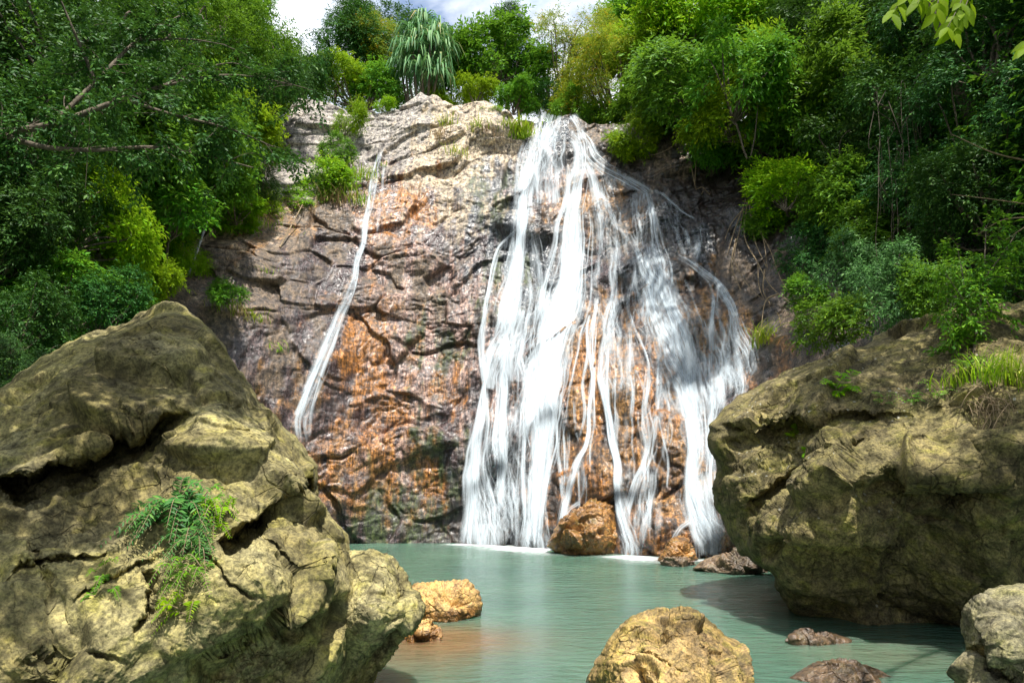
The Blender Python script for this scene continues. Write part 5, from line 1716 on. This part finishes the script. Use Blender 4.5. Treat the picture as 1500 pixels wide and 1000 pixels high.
# ------------------------------------------------------------------ ferns and small plants on the boulders
def fern(p, fronds, L, label, mat, seed, lean=(0, -0.6, 0), pl=0.07, name="fern", arch=0.9, group="plants on the boulders", w=0.24, npin=13):
    rng = np.random.default_rng(seed)
    o = empty(name, p)
    tag(o, label, name.replace('_', ' '), group)
    st, P_, D_, N_, LL = [], [], [], [], []
    for k in range(fronds):
        a = rng.uniform(0, 2 * math.pi)
        out = unit(np.array([math.cos(a), math.sin(a) * 0.7, rng.uniform(0.1, 0.9)]) + np.array(lean))
        l = L * rng.uniform(0.55, 1.1)
        b0 = rng.normal(size=3) * [0.05, 0.03, 0.05]
        path = catmull(np.array([b0, b0 + out * l * 0.5 + [0, 0, 0.06 * l], b0 + out * l + [0, 0, -arch * 0.45 * l]]), 10)
        st.append(tube(path, np.linspace(0.004, 0.0015, 10), 4))
        tg = unit(np.gradient(path, axis=0))
        for j in np.linspace(2, 9, npin):
            i = int(j); f = j - i
            c = path[i] * (1 - f) + path[min(i + 1, 9)] * f
            sdv = unit(np.cross(tg[i], [0, -0.4, 1.0]))
            tp = 1 - 0.65 * ((j - 2) / 7) ** 1.5
            for sg in (-1, 1):
                P_.append(c); D_.append(sdv * sg + tg[i] * 0.55 + rng.normal(size=3) * 0.12 + [0, 0, -.12]); N_.append(np.array([0, -0.5, 1.0]) + rng.normal(size=3) * 0.2); LL.append(pl * tp * rng.uniform(.8, 1.15))
    v, q = join(st)
    link("stems", mesh_np("stems", v, q), m_root, o)
    LL = np.array(LL)
    V, Q = nice_leaf(np.array(P_), np.array(D_), np.array(N_), LL, LL * w)
    tn = np.repeat(np.clip(rng.normal(0.5, 0.22, len(LL)), 0, 1), 10)
    link("leaves", foliage_mesh("leaves", V, Q, tn, LEAF[mat]), None, o)
    return o


GP = "ferns on the huge olive boulder"
for i, (px, py, nf, L, lab, mt, pl) in enumerate([
        (262, 750, 34, .40, "dense deep green fern clump on the huge olive boulder, biggest of its ferns", 'fern', .085), (315, 748, 14, .30, "yellow green fern at the right of the big fern clump", 'bright', .06), (285, 790, 22, .32, "dark fern hanging below the big fern clump", 'fern', .06),
        (300, 735, 8, .24, "small fern at the top of the fern clump on the olive boulder", 'mid', .055), (275, 835, 14, .24, "sparse green fern trailing down the crack of the olive boulder", 'mid', .05), (268, 885, 7, .19, "lowest fern in the crack, light green star shaped leaves", 'bright', .055),
        (160, 870, 6, .15, "little fern in the dark pit left of the crack", 'mid', .045), (157, 838, 5, .10, "tiny yellow sprig over the dark pit on the olive boulder", 'bright', .03), (235, 745, 8, .3, "dark narrow fronds sticking out at the left of the big fern clump", 'dark', .085)]):
    p = on_rock("boulder1", px, py) + [0, -0.03, 0]
    fern(p, nf, L, lab, mt, 700 + i, pl=pl, group=GP, arch=1.3, lean=(0, -0.6, -0.15))
GP = "plants on the massive brown boulder"
for i, (px, py, nf, L, lab, mt, pl) in enumerate([
        (1232, 575, 9, .30, "light green leafy plant alone on the left shoulder of the massive boulder", 'bright', .13), (1160, 625, 5, .24, "bright sprig drooping from the left crack of the massive boulder", 'bright', .10), (1178, 660, 4, .18, "lower bright sprig in the left crack of the massive boulder", 'bright', .09),
        (1330, 585, 12, .34, "small leaved plant spreading in the ledge of the massive boulder", 'mid', .05), (1290, 590, 9, .30, "low small leaved plant at the left end of the ledge", 'mid', .05), (1370, 580, 10, .36, "green plant in the middle of the massive boulder's ledge", 'mid', .07), (1420, 545, 14, .40, "tall leafy plant under the thin sapling", 'mid', .08)]):
    p = on_rock("boulder3", px, py) + [0, -0.05, 0]
    fern(p, nf, L, lab, mt, 740 + i, pl=pl, group=GP, name="leafy_plant", w=0.42, npin=7, arch=0.7)
for i, (px, py, n_, L, lab, mt) in enumerate([(1450, 580, 90, .5, "green arching grass on the ledge of the massive boulder", 'grass'), (1480, 575, 80, .5, "green grass at the right edge on the massive boulder's ledge", 'grass'), (1400, 570, 60, .35, "short grass mixed with leafy plants on the massive boulder", 'grass'),
                                              (1500, 590, 60, .45, "grass partly cut by the right edge on the massive boulder", 'grass')]):
    tuft(on_rock("boulder3", px, py) + [0, -0.03, 0], n_, L, lab, mt, 0.014, 0.9, (0, -0.4, 0), 0.12, 60 + i, "grass on the massive brown boulder")


def hanging(name, label, cat, lines, mat, part, group=None):
    """stems hanging from a common root, each a mesh of its own"""
    base = np.array(lines[0][0][0])
    o = empty(name, base)
    tag(o, label, cat, group)
    for pts, r0, r1 in lines:
        w = catmull(np.array(pts) - base, 22)
        v, q = tube(w, np.linspace(r0, r1, 22), 5)
        link(part, mesh_np(part, v, q), mat, o)
    return o


rng = np.random.default_rng(91)
L = []
for k in range(34):
    px = 1435 + rng.normal() * 13; py = 598 + rng.normal() * 6
    p0 = on_rock("boulder3", px, py) + [0, -0.06, 0]
    ln = rng.uniform(0.25, 0.75)
    e = p0 + np.array([rng.normal() * 0.16, -0.12 + rng.normal() * .08, -ln])
    mid = (p0 + e) / 2 + np.array([rng.normal() * .06, -0.14, 0.08])
    L.append(([p0, p0 + [rng.normal() * .04, -.08, .04], mid, e], 0.006, 0.003))
hanging("dry_root_mat", "tangle of dry straw coloured roots hanging over the front ledge of the massive boulder", "roots", L, m_root, "root")

L = []
for pts in [[(1092, 292), (1085, 330), (1078, 360), (1072, 400)], [(1095, 295), (1090, 340), (1110, 385), (1140, 430), (1160, 445)], [(1098, 300), (1104, 345), (1122, 390)], [(1090, 300), (1075, 340), (1065, 375)], [(1100, 320), (1125, 360), (1150, 420), (1175, 450), (1190, 470)],
            [(1110, 385), (1112, 420), (1120, 440)], [(1120, 395), (1118, 425), (1128, 445)], [(1104, 310), (1118, 350), (1124, 392)], [(1078, 350), (1072, 390), (1085, 425)], [(1140, 430), (1120, 445), (1115, 480)], [(1072, 375), (1090, 410), (1118, 440)], [(1085, 310), (1070, 330), (1062, 350)]]:
    A = np.array(pts, float)
    w = drape(A[:, 0], A[:, 1], FS, lift=0.35)
    L.append((list(w), 0.028 * rng.uniform(.5, 1.2), 0.010))
hanging("root_tangle", "brown tangled tree roots spilling down the dark rock right of the falls", "roots", L, m_root, "root")
L = []
for k in range(20):
    x0 = 1310 + rng.normal() * 24
    y0 = 130 + rng.uniform(0, 150)
    Yv = 17.2 + rng.uniform(-.4, .4)
    ln = rng.uniform(70, 240)
    L.append(([at(x0, y0, Yv), at(x0 + rng.normal() * 12, y0 + ln * .35, Yv - .1), at(x0 + rng.normal() * 9 + 6, y0 + ln * .7, Yv), at(x0 + rng.normal() * 10 + 10, y0 + ln, Yv)], 0.011, 0.006))
hanging("hanging_vines", "thin brown vines dangling among the shaded trees on the right", "vines", L, m_bark, "vine")
L = []
for pts in [[(1020, 235), (1018, 265), (1030, 275), (1040, 285)], [(1030, 230), (1050, 242), (1068, 238)], [(1012, 240), (1016, 262), (1030, 280), (1028, 285)], [(985, 215), (965, 225), (950, 228)]]:
    A = np.array(pts, float)
    L.append((list(drape(A[:, 0], A[:, 1], FS, lift=0.4)), 0.022, 0.010))
hanging("pale_root", "few pale looping roots on the dark rock above the right hand streams", "roots", L, m_root, "root")
L = [([at(1500, 235, 11), at(1450, 222, 11), at(1395, 197, 11.3)], 0.018, 0.006), ([at(1510, 300, 10.5), at(1455, 292, 10.6), at(1395, 285, 11)], 0.012, 0.005), ([at(1510, 318, 10.5), at(1470, 322, 10.6), at(1430, 345, 11)], 0.012, 0.005), ([at(1505, 330, 10.4), at(1460, 360, 10.7)], 0.010, 0.005)]
hanging("bare_branch", "thin bare twigs reaching in from the right edge in the shade", "branch", L, m_root, "twig")

# thin sapling on the massive boulder
sp_ = on_rock("boulder3", 1425, 520)
boughs("sapling", "thin sapling with small green leaves standing on top of the massive boulder",
       [([(1425, 525, 9.6), (1432, 470, 9.7), (1440, 410, 9.8), (1445, 330, 9.9)], 0.022, 0.008), ([(1400, 520, 9.7), (1408, 470, 9.8), (1412, 420, 9.8), (1402, 360, 9.9)], 0.016, 0.006), ([(1440, 410, 9.8), (1470, 370, 9.8), (1490, 340, 9.8)], 0.012, 0.005), ([(1432, 470, 9.7), (1405, 430, 9.6), (1385, 400, 9.6)], 0.010, 0.004)],
       62, 'mid', 0.075, 0.42, 9.0, 0.2, 6, tuple(sp_), None, 0.55, 0.6)

# the grey pole leaning on the left slope
pa, pb = at(276, 402, 19.6), at(322, 268, 21.6)
hanging("pole", "thin grey pole leaning up the left slope beside the brown rock", "pole", [([pa, pa * .66 + pb * .34 + [0.02, 0, 0], pa * .3 + pb * .7, pb], 0.045, 0.035)], None, "shaft")
m_pole, t = new_mat("grey_pole")
n = t.noise(t.n('ShaderNodeNewGeometry').outputs['Position'], 6.0, 4, .6)
p = t.n('ShaderNodeBsdfPrincipled', Base__Color=t.ramp(n, [(0.35, (0.2, 0.2, 0.21)), (0.65, (0.42, 0.43, 0.45))]), Roughness=0.55)
t.out(p.outputs[0])
for o in bpy.data.objects:
    if o.parent and o.parent.name == "pole":
        o.data.materials.clear(); o.data.materials.append(m_pole)
pa, pb = drape(np.array([410.]), np.array([362.]), FS, .05)[0], drape(np.array([443.]), np.array([300.]), FS, .35)[0]
hanging("stick", "bare pale stick lying against the brown rock slope below the ledge shrubs", "stick", [([pa, (pa + pb) / 2, pb], 0.03, 0.02)], m_root, "shaft")
